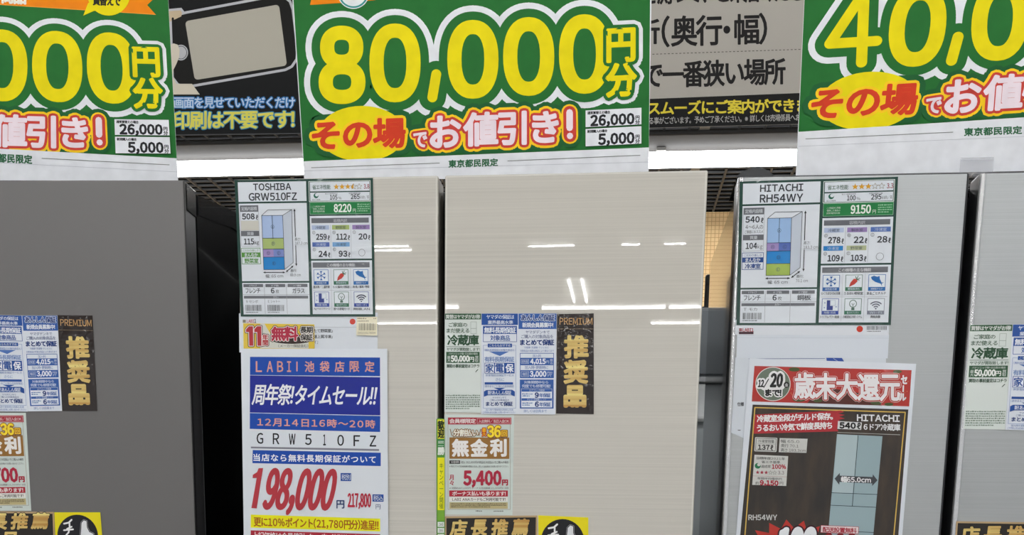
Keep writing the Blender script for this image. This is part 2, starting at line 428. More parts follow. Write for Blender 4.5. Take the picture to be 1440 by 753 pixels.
# ================================================================== SALE BOARDS ON TOP
G, Yl, Wh, Rd, Or = '23702F', 'F2E000', 'EDEFF4', 'DB3F22', 'F58A00'
def price_board(H, quad, digits, green_quad, label, strip=True):
    s = Sheet('sale_board', PS, quad, 'E9EBF0', label, 'sign', lift=0, thick=.003, kind='mottle', coat=0, group=None)
    s.poly('green_ground', G, green_quad, 1)
    s.H = H
    # yellow oval behind the first words
    s.ell('yellow_oval', Yl, 509, 188, 61, 39, 9.25)
    e = np.linspace(0, 2*pi, 36, endpoint=False)
    def ring(cx, cy, rx, ry): return [(cx+rx*abs(cos(t))**.86*(1 if cos(t) > 0 else -1), cy+ry*abs(sin(t))**.86*(1 if sin(t) > 0 else -1)) for t in e]
    for q, (P, closed, fill) in enumerate(digits(ring)):
        dg = 'digit#%d' % q
        for part, col, ww, z in (('number_edge', Wh, 30.5, 3), ('number_edge', G, 22, 5), (dg, Yl, 10, 7)):
            s.path(part, col, P, ww if len(P) > 4 or closed else ww-3, z, closed, 24)
        if fill: s.poly(dg, G, P, 6)
    s.text('unit', Yl, '円', 854.5, 42, 892, 87, 9, -.05, w=1.9, out=((G, 6.5, 8), (Wh, 12, 3)), res=4)
    s.text('unit', Yl, '分', 853, 91, 894, 136, 9, -.05, w=1.9, out=((G, 6.5, 8), (Wh, 12, 3)), res=4)
    s.poly('number_edge', G, [(862, 50), (888, 50), (888, 132), (860, 132)], 5.2)
    s.text('slogan', Rd, 'その場', 440, 171, 569, 211, 12, -.035, w=1.7, out=(('FFD21E', 5.5, 9.6), ('1E6232', 13, 8.6)), res=4, sp=1.04)
    s.text('slogan', 'F6E6EE', 'で', 582, 187, 600, 207, 12, -.03, w=.9, out=(('D0433A', 4, 10.6), ('FFD21E', 6.5, 9.6), ('1E6232', 13, 8.6)), res=4)
    s.text('slogan', 'F6E6EE', 'お', 606, 165, 647, 207, 12, -.03, w=1.9, out=(('D0433A', 5.5, 10.6), ('FFD21E', 9, 9.6), ('1E6232', 15, 8.6)), res=4)
    s.text('slogan', 'F6E6EE', '値引き', 653, 160, 784, 205, 12, -.035, w=1.9, out=(('D0433A', 5.5, 10.6), ('FFD21E', 9, 9.6), ('1E6232', 15, 8.6)), res=4)
    s.path('slogan', 'F6E6EE', [(801, 158), (801, 180)], 4.6, 12); s.path('slogan', 'F6E6EE', [(801.5, 191), (801.5, 191.6)], 4.4, 12)
    for c2, a, z in (('D0433A', 9, 10.6), ('FFD21E', 11.5, 9.6), ('1E6232', 17, 8.6)): s.path('slogan', c2, [(801, 158), (801.5, 191)], a, z, False, 16)
    s.rect('condition_box', Wh, 823.5, 155.5, 902, 179, 16, -.05); s.rect('condition_box', Wh, 823.5, 181.5, 902, 206, 16, -.05)
    s.text('condition', '2A2A2E', '通常買替えの場合', 826, 157, 858, 161.2, 17, -.04, b=.03)
    s.text('condition', '2A2A2E', '26,000', 831, 162.5, 891.5, 179, 17, -.05, w=.9)
    s.text('condition', '2A2A2E', '円\n分', 893.5, 163, 899.5, 175, 17, -.04, b=.03)
    s.text('condition', '2A2A2E', '新規購入の場合', 826, 183, 854, 187.2, 17, -.04, b=.03)
    s.text('condition', '2A2A2E', '5,000', 842, 188.8, 891.5, 205.5, 17, -.05, w=.9)
    s.text('condition', '2A2A2E', '円\n分', 893.5, 190, 899.5, 202, 17, -.04, b=.03)
    return s
def bottom_strip(s, quad, y0=True):
    s2H = s.H; s.H = None; s.poly('bottom_strip', 'E9EBF0', quad, 15); s.H = s2H
    s.text('area_note', '2F6A46', '東京都民限定', 631, 225.5, 700, 236, 17, -.035, b=.03, sp=1.1)
    s.path('rule', '7C7F7C', [(438, 236), (618, 229.5)], .45, 17); s.path('rule', '7C7F7C', [(714, 226.5), (900, 218.5)], .45, 17)
    s.path('rule', 'B9BBC4', [(428, 240.5), (912, 228)], .25, 16.5)
def d80000(ring):
    yield ring(480.5, 66.5, 20.5, 20.5), True, True
    yield ring(481, 115.5, 23, 21), True, True
    for cx, a, b in ((555.5, 33, 144), (665, 28, 139), (743.5, 24, 135), (822, 20, 132)):
        yield ring(cx, (a+b)/2, 26, (b-a)/2-10), True, True
    yield [(613.5, 104.5), (608, 137)], False, False
def d0000(ring):
    for cx, a, b in ((665, 28, 139), (743.5, 24, 135), (822, 20, 132)):
        yield ring(cx, (a+b)/2, 26, (b-a)/2-10), True, True
def d40000(ring):
    yield [(487, 40), (452, 109), (511, 107)], False, False
    yield [(488, 40), (495, 136)], False, False
    for cx, a, b in ((561, 32, 144), (665, 28, 139), (743.5, 24, 135), (822, 20, 132)):
        yield ring(cx, (a+b)/2, 26, (b-a)/2-10), True, True
    yield [(613.5, 104.5), (608, 137)], False, False

# middle board
s = price_board(None, [(405, -95), (918, -112), (912, 246), (428, 256)], d80000, [(407, -90), (915, -107), (912.5, 207.5), (427, 227.5)],
                'green 80,000 yen discount sale board standing on the beige refrigerator')
bottom_strip(s, [(427, 227), (912.6, 207.6), (912, 246), (428, 256)])
s.poly('ribbon', Or, [(436, 7), (505, 2.5), (528, 0), (560, -40), (446, -40)], 3)
s.ell('badge', 'EDF0F2', 497, -9, 22, 21.5, 6); s.oval('badge', '3D9C96', 497, -9, 19.5, 19, 1.2, 7); s.ell('badge', '58B6AE', 497, -13, 13, 13, 7)
s.done()
# left board
HA = homog([(708, 24), (708, 135), (902, 203), (893, 40)], [(45.6, 41), (45.6, 141.6), (240, 217), (223, 68)])
s = price_board(HA, [(-262, -124), (232, -88), (250.5, 254), (-250, 254)], d0000, [(-261, -119), (232, -84), (248.5, 223), (-252, 195.6)],
                'green sale board for 26,000 and 5,000 yen above the dark grey refrigerator')
s.H = None; s.poly('bottom_strip', 'E9EBF0', [(-252, 195.6), (248.5, 222.8), (250.5, 254), (-250, 254)], 15)
s.text('area_note', '2F6A46', '東京都民限定', -26, 215, 45, 227, 17, .05, b=.03, sp=1.1)
s.path('rule', '7C7F7C', [(59, 222.8), (238, 232)], .45, 17); s.path('rule', 'B9BBC4', [(0, 229), (250, 242)], .25, 16.5)
s.poly('ribbon', Or, [(-60, 3), (0, 6.5), (219, 20.5), (207, 7), (224, -9), (224, -30), (-60, -30)], 3)
s.path('ribbon', 'FFB050', [(0, 6.5), (219, 20.5)], .35, 3.2)
s.text('ribbon_text', 'F5EFE6', '商品', 2, -18, 36, 4, 4, .05, w=1)
s.ell('balloon', Yl, 153, -8, 30, 30, 5.5); s.poly('balloon', Yl, [(124, 4), (117, 22), (133, 15), (150, 4)], 5)
s.text('balloon_text', '2B2B20', '買替えで', 131, -7, 169, 7, 7, .04, w=.6)
s.done()
# right board
HC = homog([(427, 227), (704, 215.8), (704, 37), (413, 46.8)], [(1123, 185.6), (1440, 165), (1453, -19), (1132, 0)])
s = price_board(HC, [(1137, -130), (1706, -178), (1684, 236), (1119, 247)], d40000, [(1137, -125), (1705, -173), (1687, 149.2), (1122.8, 185.6)],
                'green 40,000 yen discount sale board standing on the silver refrigerator')
h = s.H; s.H = None; s.poly('bottom_strip', 'E9EBF0', [(1122.8, 185.6), (1687, 149.2), (1684, 236), (1119, 247)], 15)
s.text('area_note', '2F6A46', '東京都民限定', 1356, 180.5, 1437, 191.5, 17, -.04, b=.03, sp=1.1)
s.path('rule', '7C7F7C', [(1133, 195.5), (1340, 186)], .45, 17); s.path('rule', 'B9BBC4', [(1123, 206), (1440, 192)], .25, 16.5)
s.done()
# clear bent stand holding that board
t = empty('board_stand', (.48, 1.555, 1.835), 'clear acrylic stand holding up the right green board', 'stand')
glass = bpy.data.materials.new('m_acrylic'); glass.use_nodes = True; gb = glass.node_tree.nodes['Principled BSDF']
gb.inputs['Base Color'].default_value = (.75, .76, .8, 1); gb.inputs['Alpha'].default_value = .2; gb.inputs['Roughness'].default_value = .05
box('front_lip', glass, t, -.022, .022, -.004, -.002, 0, .024, .0005); box('fold', glass, t, -.022, .022, -.0042, -.0018, .020, .024, .0008)
box('foot_plate', glass, t, -.022, .022, -.002, .06, -.001, .001, .0004)

# ================================================================== BOARDS BEHIND
s = Sheet('info_board', PBOARD, [(225, -90), (545, -95), (550, 187), (236, 191.5)], '0F1011',
          'black hanging board with a phone drawing, behind the left gap', 'sign', lift=0, thick=.006, kind='', coat=0, rough=.6)
pc = [(243, 26), (262, 21), (385, -2), (397, -2), (405, 4), (408.5, 14), (415, 70), (414, 82), (408, 91), (400, 95), (262, 119), (252, 116), (246, 108)]
s.path('phone', 'B9B9BD', pc, 5.2, 2, True, 16); s.poly('phone', '151412', pc, 2.6)
s.path('phone', '151412', pc, 1.6, 2.8, True, 12)
sc_ = [(266, 34), (388, 12), (398, 88), (278, 107)]
s.path('phone_screen', 'AFAA9C', sc_, 5, 4, True, 16); s.poly('phone_screen', 'AFAA9C', sc_, 4)
s.ell('home_button', 'B4B4B6', 254.5, 74, 10, 11, 4); s.oval('home_button', '303030', 254.5, 74, 8, 9, .4, 5)
s.poly('hand', 'B9B9BD', [(234, 13), (255, 11), (259, 16), (259, 24), (238, 36)], 2.2)
s.poly('hand', 'C2AE90', [(234, 16), (254, 14.5), (256, 18), (255, 23), (238, 31)], 3)
s.poly('hand', 'CFC6B4', [(238, 64), (244, 61), (250, 63), (252.5, 70), (252, 80), (248, 90), (244, 98), (243, 108), (248, 118), (270, 118), (281, 133), (240, 133)], 6)
s.text('caption', 'B8CBE0', '画面を見せていただくだけ', 245, 137, 414.5, 152, 8, 0, w=.35, out=(('2F6FA8', 1.7, 6.5),))
s.text('caption', 'D8D25A', '印刷は不要です!', 244, 157.5, 413.5, 181.5, 8, -.01, w=.8, out=(('3C86A8', 2.1, 6.5),), res=3)
s.path('rail', '4A4B4C', [(237, 190.3), (430, 187.8)], .8, 9)
b1 = s.done()
s = Sheet('info_board', PBOARD, [(640, -90), (1165, -98), (1160, 174), (640, 187.5)], 'A9A49B',
          'grey hanging board with black lettering about the narrowest place, behind the right gap', 'sign', lift=0, thick=.006, kind='', coat=0, rough=.6, slope=-.02)
s.poly('black_band', '151515', [(640, 150), (1160, 129.5), (1160, 173.5), (640, 187)], 2)
K = '1C1A1A'
s.text('lettering', K, 'を測って、ご来店ください', 905, -26, 1150, 6, 2, b=.02)
s.text('lettering', K, '所', 893, 28, 927, 62, 2, w=.9); s.text('lettering', K, '(奥行・幅)', 931, 23, 1078, 66, 2, -.03, w=.9, res=3)
s.text('lettering', K, 'で一番狭い場所', 905, 88, 1104, 124, 2, -.03, w=.9, res=3)
for i in range(40): s.rect('dotted_rule', '5A5650', 912+i*5.4, 76-i*5.4*.033, 915+i*5.4, 77-i*5.4*.033, 2)
s.text('caption', 'D8C63C', 'スムーズにご案内ができます', 911, 143, 1156, 162, 4, -.02, w=.6, res=3)
s.text('caption', 'B4B2AE', 'る事がございます。予めご了承ください。※詳しくは売場係員へお尋ね', 913, 165, 1140, 175, 4, -.024, b=.005)
b2 = s.done()
for bo, xs in ((b1, (-.82, -.5)), (b2, (-.2, .3))):
    for x in xs:
        bm = bmesh.new(); tube(bm, (x-bo.location.x, 2.101-bo.location.y, 2.43-bo.location.z), (x-bo.location.x, 2.101-bo.location.y, 4.2-bo.location.z), .002, 6)
        build('hanging_wire', bm, mat('55554F', .5), bo)

# ================================================================== LEAFLETS, authored where they lie on the beige door
BL, GR = '2C55A0', '3C5F45'
LG = [(625.5, 441), (677, 441), (676, 581), (625, 580)]
LB1 = [(677, 441), (729, 441), (727, 583), (676.5, 583)]
LB2 = [(729, 441), (783, 441), (781, 583.5), (727, 583)]
LP = [(783.5, 442), (835, 441), (835, 583), (782, 582)]
def leaf(name, plane, quad, own, color, label, lift, **k):
    H = None if own is None else homog(quad, own)
    return Sheet(name, plane, quad, color, label, 'leaflet', lift=lift, thick=.0003, H=H, **k)
def green_leaflet(plane, own, label):
    s = leaf('trade_in_leaflet', plane, LG, own, 'DDE4E0', label, .0003)
    s.rect('heading', GR, 625.8, 441.3, 676.6, 449.6, 1); s.text('heading', 'E6EAE6', '買替はヤマダがお得!', 627, 442.8, 675, 448.6, 2, b=.015)
    s.text('lettering', GR, 'ご家庭の', 631, 454, 657, 460, 2, b=.01); s.text('lettering', GR, 'まだ使える', 628, 462, 660, 468.5, 2, b=.01)
    s.frame('drawing', '8C9A90', 662, 453, 670, 469.5, .4); s.rect('drawing', '8C9A90', 662, 462, 670, 462.5, 2)
    s.text('headline', '35573F', '冷蔵庫', 629.5, 471.5, 673, 486, 2, w=.5)
    s.rect('rule', GR, 627.5, 487.6, 674.5, 488.2); s.text('lettering', GR, 'ヤマダが買取致します!', 628, 489.3, 674.5, 494, 2, b=.01)
    s.rect('price_box', GR, 627.5, 495.2, 674.5, 510.8); s.text('price', 'D8E0D8', 'パナソニック製・日立製の場合', 631, 496.4, 672, 499.4, 2)
    s.text('price', 'F2F5F0', '50,000', 634.5, 500.6, 659.5, 510, 2, w=.5); s.text('price', 'F2F5F0', '円', 660, 502.5, 666.5, 509, 2, b=.02)
    s.text('price', 'E4EAE4', '最\n大', 629, 501, 633.5, 509.5, 2); s.text('price', 'E4EAE4', '買\n取', 668, 501, 673, 509.5, 2)
    s.text('lettering', '31503A', '買取の事前査定はコチラ', 628, 512.6, 674, 517.6, 2, b=.02)
    s.path('pointer', '31503A', [(672, 520), (669, 523.5)], .5)
    s.slope = 0; s.marks('fine_print', '7F9084', 626.8, 555.5, 675, 577, 7)
    return s.done()
def blue_leaflet(plane, own, label):
    s = leaf('warranty_leaflet', plane, LB1, own, 'E4E9F2', label, .0009)
    s.rect('heading', BL, 677.2, 441.3, 728.4, 457.4, 1)
    s.text('heading', 'E8EEF8', 'ヤマダの保証は', 684, 443, 723, 449, 2, b=.01); s.text('heading', 'E8EEF8', '業界最高水準', 686, 451, 721.5, 456.4, 2, b=.01)
    s.frame('frame', BL, 679.5, 459, 726.6, 481, .7); s.rect('frame', BL, 679.6, 459.5, 726.6, 470, 1.5)
    s.text('lettering', 'EEF2FA', '無料長期保証', 681, 460.6, 725.5, 469, 3, b=.02); s.text('lettering', BL, '対象商品', 689.5, 472, 717, 479.6, 2, b=.015)
    s.frame('frame', '5A7CBC', 679.6, 486, 725.4, 574.5, .4)
    s.rect('band', BL, 686, 483.6, 720, 488.8, 2); s.text('lettering', 'E8EEF8', 'こちらもおすすめ', 688, 484.4, 718, 488, 3)
    s.text('lettering', '4E72B4', '(無料長期保証の対象外商品も)', 681, 491, 724.5, 494.4, 2)
    s.poly('band', '5478BC', [(688, 494.8), (716, 494.8), (709, 498), (703, 501), (695, 498)], 1.5)
    s.text('lettering', '4E72B4', '有料長期保証', 681.5, 502.2, 723, 509.2, 3, b=0, out=(('C6D2E8', .5, 2),))
    for i, ch in enumerate('家電保'):
        a = 682+i*14
        s.rect('panel', BL, a-.6, 510.6, a+13.6, 525.6, 1.5)
        if i < 2: s.rect('panel', 'EEF2FA', a+.2, 511.4, a+12.8, 524.8, 2.2)
        s.text('lettering', BL if i < 2 else 'F2F5FC', ch, a+1, 512.2, a+12, 524, 3.4, w=.3)
    s.text('lettering', '5A7AB6', '新家電総合保証サービス', 683, 526.4, 722.5, 529.8, 2)
    s.text('lettering', '5A7AB6', 'さらに', 697, 532, 709, 536.2, 2)
    s.rect('band', BL, 681.5, 538, 721.5, 541.2, 1.5); s.text('lettering', '5A7AB6', '(家中まるごと安心の延長保証)', 681, 542, 723, 545.4, 2)
    s.poly('band', BL, [(694, 545.8), (711, 545.8), (702.5, 549.4)], 1.5)
    s.poly('ribbon', BL, [(680.5, 551), (684, 549), (720, 548.5), (724, 551), (724, 558), (718.5, 556), (686, 556.4), (680.5, 558.4)], 1.8)
    s.text('lettering', 'E8EEF8', '新!あんしん保証', 686, 549.8, 719, 555.6, 3, b=.01)
    s.text('lettering', '33528E', 'ヤマダデンキで', 692.5, 558.2, 712, 561, 2); s.text('lettering', '33528E', 'ご購入の対象商品を', 688.5, 561.7, 716, 564.4, 2)
    s.text('headline', '24407E', 'まとめて保証', 683.5, 565.4, 721, 571.4, 2, w=.22)
    s.text('fine_print', '5A7AB6', '加入時や更新時の特典も充実', 683, 575.4, 722, 578.2, 2); s.text('fine_print', '5A7AB6', 'ご不明な点は店員にお問い合わせください', 679, 579, 725, 581.8, 2)
    return s.done()
def blue_leaflet2(plane, own, label):
    s = leaf('membership_leaflet', plane, LB2, own, 'E4E9F2', label, .0006)
    s.rect('heading', '3A62AC', 729.2, 441.3, 782.6, 463, 1)
    s.text('heading', '1F3C7C', 'あんしん保証', 733, 442.8, 780, 451.4, 4, w=.3, out=(('D2DCEE', 1.0, 2.6),), res=3)
    s.text('heading', 'EEF2FA', '新規会員募集中!', 734.5, 454, 778, 461, 3, b=.02)
    s.text('lettering', '24407E', 'ヤマダデンキで', 739, 465, 773, 469.8, 2); s.text('lettering', '24407E', 'ご購入の対象商品を', 733, 471, 778, 476.4, 2)
    s.text('headline', '24407E', 'まとめて保証', 731.6, 478, 779, 485.8, 2, w=.35)
    s.text('fine_print', '5A7AB6', '冷蔵庫・洗濯機・テレビなど', 737, 487.6, 772, 490.6, 2); s.text('fine_print', '5A7AB6', '対象製品の年数は商品により異なります', 731.5, 492.2, 779, 495.4, 2)
    s.frame('table', '3A62AC', 731.5, 497.2, 778.5, 531.8, .8)
    s.text('lettering', '4E72B4', '加入料', 749, 498.6, 761, 502.8, 2); s.rect('table', '3A62AC', 731.6, 503.6, 778.4, 514, 1.5)
    s.text('amount', 'F2F5FC', '4,015', 746, 505, 767, 513, 3, w=.4); s.text('amount', 'DCE4F4', '円', 768, 507.5, 772, 511.5, 3); s.frame('amount', 'DCE4F4', 733, 506, 743.5, 511.6, .4, 3); s.text('amount', 'DCE4F4', '初年度', 734, 507, 742.5, 510.8, 3)
    s.text('amount', 'DCE4F4', '税\n込', 773.5, 505, 777.5, 512.5, 3)
    s.text('lettering', '4E72B4', '加入時・更新時に', 738, 514.8, 771, 519.6, 2); s.rect('table', '3A62AC', 731.6, 521, 778.4, 531.6, 1.5)
    s.text('amount', 'F2F5FC', '3,000', 745.5, 522.4, 768, 531, 3, w=.4); s.frame('amount', 'DCE4F4', 733, 523, 743.5, 530, .4, 3); s.text('amount', 'DCE4F4', '毎回', 734.5, 524.4, 742, 528.6, 3)
    s.text('amount', 'DCE4F4', '円分\nPT', 769.5, 523, 777, 530.4, 3)
    s.rect('table', '3A62AC', 731, 534.2, 778.5, 575, 1.5)
    s.text('lettering', 'DCE4F4', '対象期間中なら', 737, 536, 771, 540, 3, b=.01); s.text('lettering', 'DCE4F4', '何度でも修理可能!', 734, 541, 774, 545.6, 3, b=.01)
    s.rect('table', 'E8EDF6', 733, 547, 776.4, 573.4, 2.2)
    s.rect('table', '3A62AC', 733.4, 547.4, 776, 551.2, 3); s.rect('table', '3A62AC', 733.4, 560.6, 776, 564, 3)
    s.text('lettering', 'DCE4F4', 'エアコン・冷蔵庫', 744, 548, 766, 550.8, 4); s.text('lettering', 'DCE4F4', 'テレビ・洗濯機・レンジ', 741, 561, 768, 563.6, 4)
    for n, y in (('9', 552.6), ('6', 565.4)):
        s.text('amount', '24407E', n, 752.4, y, 757.4, y+7, 4, w=.45); s.text('amount', '3A62AC', '年保証', 758.4, y+1, 774.4, y+6.6, 4, b=.02)
        s.marks('fine_print', '4E72B4', 734.5, y+1, 749, y+6.4, 2, 3)
    s.text('fine_print', '5A7AB6', '詳しくは店員まで', 736.5, 576.4, 769, 580.6, 2)
    return s.done()
def premium(plane, own, label):
    s = leaf('premium_label', plane, LP, own, '2E2623', label, .0003, coat=.6)
    s.rect('rule', '8A7A66', 783.2, 462.6, 834.6, 463.2)
    s.text('heading', 'C49A68', 'PREMIUM', 787, 447.6, 833, 457, 2, b=.01)
    s.text('headline', 'gold', '推', 794.5, 473, 826.5, 503, 2, w=1.5); s.text('headline', 'gold', '奨', 794, 508, 825.5, 539, 2, w=1.5)
    s.text('headline', 'gold', '品', 794.5, 544, 822.5, 571.5, 2, w=2.2)
    return s.done()
green_leaflet(PB, None, 'green trade-in leaflet taped at the left edge of the beige right door')
blue_leaflet(PB, None, 'blue free-warranty leaflet second from the left on the beige right door')
blue_leaflet2(PB, None, 'blue membership leaflet beside the dark label on the beige right door')
premium(PB, None, 'dark label with gold characters on the beige refrigerator')
blue_leaflet(PA, [(-18, 443), (31, 444), (39.3, 579.3), (-12, 579)], 'blue free-warranty leaflet cut by the left photo edge on the grey door')
blue_leaflet2(PA, [(31, 444), (80.7, 444), (87.3, 578.4), (39.4, 579)], 'blue membership leaflet beside the dark label on the grey door')
premium(PA, [(80.8, 443.6), (130, 444), (136.7, 578.4), (87.6, 578.4)], 'dark label with gold characters on the dark grey refrigerator')
green_leaflet(PC, [(1364.3, 457), (1424.4, 456.5), (1413.3, 604.8), (1354.8, 603.6)], 'green trade-in leaflet on the silver right door')
blue_leaflet(PC, [(1424.4, 456.5), (1485, 456), (1472, 606.5), (1413.6, 605)], 'blue warranty leaflet cut by the right photo edge on the silver door')

# ---- instalment flyers
FQ = [(625, 583.5), (723, 584), (720.6, 725), (625, 724)]
def flyer(plane, own, num, label):
    H = None if own is None else homog(FQ, own)
    s = Sheet('instalment_flyer', plane, FQ, 'D3DDD8', label, 'flyer', lift=.0001 if own is None else .0002, thick=.0002, H=H)
    s.frame('frame', '8C7A5C', 630, 588, 717.5, 717, .4)
    s.rect('banner', 'B03444', 630, 587.6, 719, 597.4, 1.5); s.text('banner', 'F2E4E4', '会員様限定', 632, 589.3, 669, 595.8, 3, b=.02)
    s.frame('banner', 'E8C8CA', 671, 588.8, 717.6, 596.4, .4, 2.5); s.text('banner', 'F2E4E4', '入会無料/当日入会OK', 673, 590.4, 716, 595.2, 3)
    s.text('offer', 'F6F2E6', '分割払い', 637.5, 604.4, 672, 614, 6, w=.35, out=(('8C6232', 1.3, 4),))
    s.path('offer', '8C6232', [(633, 604), (635.5, 613)], .5, 5); s.path('offer', '8C6232', [(676, 604), (673.5, 613)], .5, 5)
    s.text('offer', 'F0B020', '最\n大', 678, 602.6, 683.5, 614, 6, w=.2, out=(('C03A2A', 1.1, 4),))
    s.text('offer', 'FFE23C', '36', 686, 599.6, 703.5, 615, 8, w=.9, out=(('9A5A1E', 1.9, 6.4),), res=3)
    s.text('offer', 'F4C83C', '回', 705.5, 606, 713, 614.4, 8, w=.3, out=(('9A5A1E', 1.3, 6.4),))
    s.rect('headline_block', '9C7038', 632, 615.6, 716.2, 645.6, 1.5, .003)
    for ch, a, b in (('無', 636.5, 658.5), ('金', 662.5, 685), ('利', 690, 711.5)): s.text('headline', 'F4F0EC', ch, a, 618.6, b, 641.8, 4, w=1.1)
    s.rect('example', '2A2826', 632, 648, 647, 652.8, 1.5); s.text('example', 'E8E8E4', '分割例', 634, 648.6, 645.4, 652.2, 3)
    s.text('example', '3A3634', '税込 382,800円の商品を36回払いでご購入の場合', 648.4, 648.8, 715, 652.6, 2); s.text('example', '4A4644', '※表示プライスは会員様分割払いのみ。詳しくは店員までお問い合わせください。', 632, 655, 715, 657.8, 2)
    s.text('monthly', 'B83446', '月\n々', 632, 668.4, 638, 683, 2, b=.02)
    s.text('amount', 'B42C44', num, 652.6, 663, 704.2, 685, 4, w=1.15); s.text('amount', 'B42C44', '円', 706.4, 675.4, 714, 683, 4, w=.5)
    s.text('example', '5A4A48', '※初回のみ7,100円 ボーナス月加算額 21,000円×6回', 632, 685.6, 715, 688.4, 2)
    s.rect('banner', 'B42C3C', 631.7, 690.3, 714.2, 698.8, 1.5); s.text('banner', 'F6ECEC', 'ボーナス払いも承ります!', 636, 691.6, 711, 697.6, 3, b=.02)
    s.rect('card_line', 'F0EEE8', 632, 699.6, 714, 706, 1.5); s.text('card_line', '35312E', 'LABI ANAカードもご利用可能です!', 636, 700.6, 711, 705.2, 3, b=.01)
    s.rect('note', 'C8BA8A', 632, 707, 714, 716, 1.5); s.marks('note', '5A5040', 634, 708.4, 712, 714.8, 3, 2.5)
    s.marks('fine_print', '6A6A66', 669, 718.3, 681, 721, 1); s.marks('fine_print', '6A6A66', 694, 718.6, 712, 721, 1)
    return s.done()
flyer(PB, None, '5,400', 'pale instalment flyer with 5,400 yen on the beige door')
flyer(PA, [(-61, 581), (36.3, 581), (44, 719), (-50, 719)], '5,700', 'pale instalment flyer at the left photo edge on the grey door')

# ---- gold on black recommendation plates and yellow thumb signs
def plate(plane, quad, tx, label):
    s = Sheet('recommendation_plate', plane, quad, 'BFA27A', label, 'sign', lift=.0001, thick=.0008, coat=.4)
    (x0, y0), (x1, y1), (x2, y2), (x3, y3) = quad
    s.poly('ground', '2B2622', [(x0+2, y0+2.6), (x1-2, y1+2.6), (x2-2, y2-3), (x3+2, y3-3)], 1)
    for ch, a, b, c, d in tx: s.text('headline', 'gold', ch, a, c, b, d, 3, -.01, it=.12, w=1.0, out=(('1A1512', 1.9, 1.6),))
    return s.done()
def tset(x, y, w=25.2, gap=29.3, h=21.5, row2=True):
    r = [(ch, x+i*gap, x+i*gap+w, y-i*.5, y+h-i*.5) for i, ch in enumerate('店長推薦')]
    return r+[('商', x+8, x+34, y+h+4, y+2*h+4), ('品', x+44, x+70, y+h+4, y+2*h+4)]
plate(PB, [(625.7, 726.8), (755.6, 725.5), (755, 786), (625.8, 787)], tset(633, 732.5, 24, 29), 'black plate with gold brush characters low on the beige door')
plate(PA, [(-54, 719), (75.8, 720.6), (78, 783), (-52, 783)], tset(-43, 724, 25, 29), 'black plate with gold brush characters low on the grey door')
plate(PC, [(1345, 733.6), (1482, 735.5), (1478, 800), (1341, 800)], tset(1351, 742, 27, 32, 23), 'black plate with gold brush characters low on the silver door')
YQ = [(757, 725.3), (827.2, 728.3), (827.5, 792), (757.5, 792)]
def thumb(plane, own, label):
    H = None if own is None else homog(YQ, own)
    s = Sheet('thumbs_up_sign', plane, YQ, 'F0E010', label, 'sign', lift=.0002, thick=.0008, H=H, coat=.4)
    s.ell('disc', '1C1B20', 791, 761.5, 30.5, 31, 1)
    s.path('lettering', 'F2F2F2', [(783.5, 738), (779, 742.2), (771.5, 743.5)], 1.3, 3); s.path('lettering', 'F2F2F2', [(780, 742.5), (780, 748)], 1.2, 3)
    s.path('lettering', 'F2F2F2', [(783, 748.5), (776, 751.5)], 1.2, 3); s.path('lettering', 'F2F2F2', [(771, 753.5), (785, 752.5)], 1.2, 3); s.path('lettering', 'F2F2F2', [(779.5, 750), (778, 757), (774, 761)], 1.2, 3)
    s.text('lettering', 'F2F2F2', 'オ\nシ', 773, 763, 785, 785, 3, w=.7)
    hand = [(802, 739.5), (806, 741), (806, 750), (809, 757), (815, 760), (814, 778), (800, 782), (795, 776), (796, 762), (797.5, 752), (798.5, 743)]
    s.path('thumb', '9A9AA0', hand, 1.6, 2, True); s.path('thumb', '1C1B20', hand, 1.0, 2.8, True); s.poly('thumb', 'E8EAEE', hand, 4)
    return s.done()
thumb(PB, None, 'yellow thumbs-up sign low on the beige door')
thumb(PA, [(76.4, 721), (141, 721), (146, 783), (79, 783)], 'yellow thumbs-up sign low on the grey door')

# ---- narrow green and yellow strip beside the flyer
s = Sheet('campaign_strip', PB, [(613.5, 590), (617, 588.4), (625.2, 589.8), (625.6, 790), (614.3, 790)], '5C9A3A', 'narrow yellow and green strip bridging the seam of the beige doors', 'strip', lift=.0015, thick=.0006)
s.rect('ground', 'E8E23A', 615.4, 590.5, 625, 617.5, 1); s.rect('ground', '3E8A4C', 615, 618.5, 625, 640, 1); s.rect('ground', 'F0EA1E', 615.4, 644, 625, 718, 1); s.rect('ground', '7CB03A', 615.2, 718, 625, 733, 1)
s.text('lettering', '2C3A1A', '歓\n迎', 616, 592, 624.5, 616, 3, w=.5); s.text('lettering', 'E4EEE0', '期間', 616, 620.5, 624, 624.6, 3); s.rect('lettering', 'E4EEE0', 616, 627, 624, 627.6, 2); s.text('lettering', 'EEF4EA', '勝', 615.8, 629.5, 624.8, 640, 3, w=.5)
s.text('lettering', '4C7A22', 'キ\nャ\nン\nペ\nー\nン\n開\n催', 617.5, 652, 623.5, 716, 2, b=0)
for y in (734.5, 743, 751.5): s.rect('label_box', 'E6ECE6', 615.4, y, 624.6, y+7, 2); s.text('label_text', '3A4A3E', '36', 617, y+1.5, 623, y+5.5, 3)
s.done()

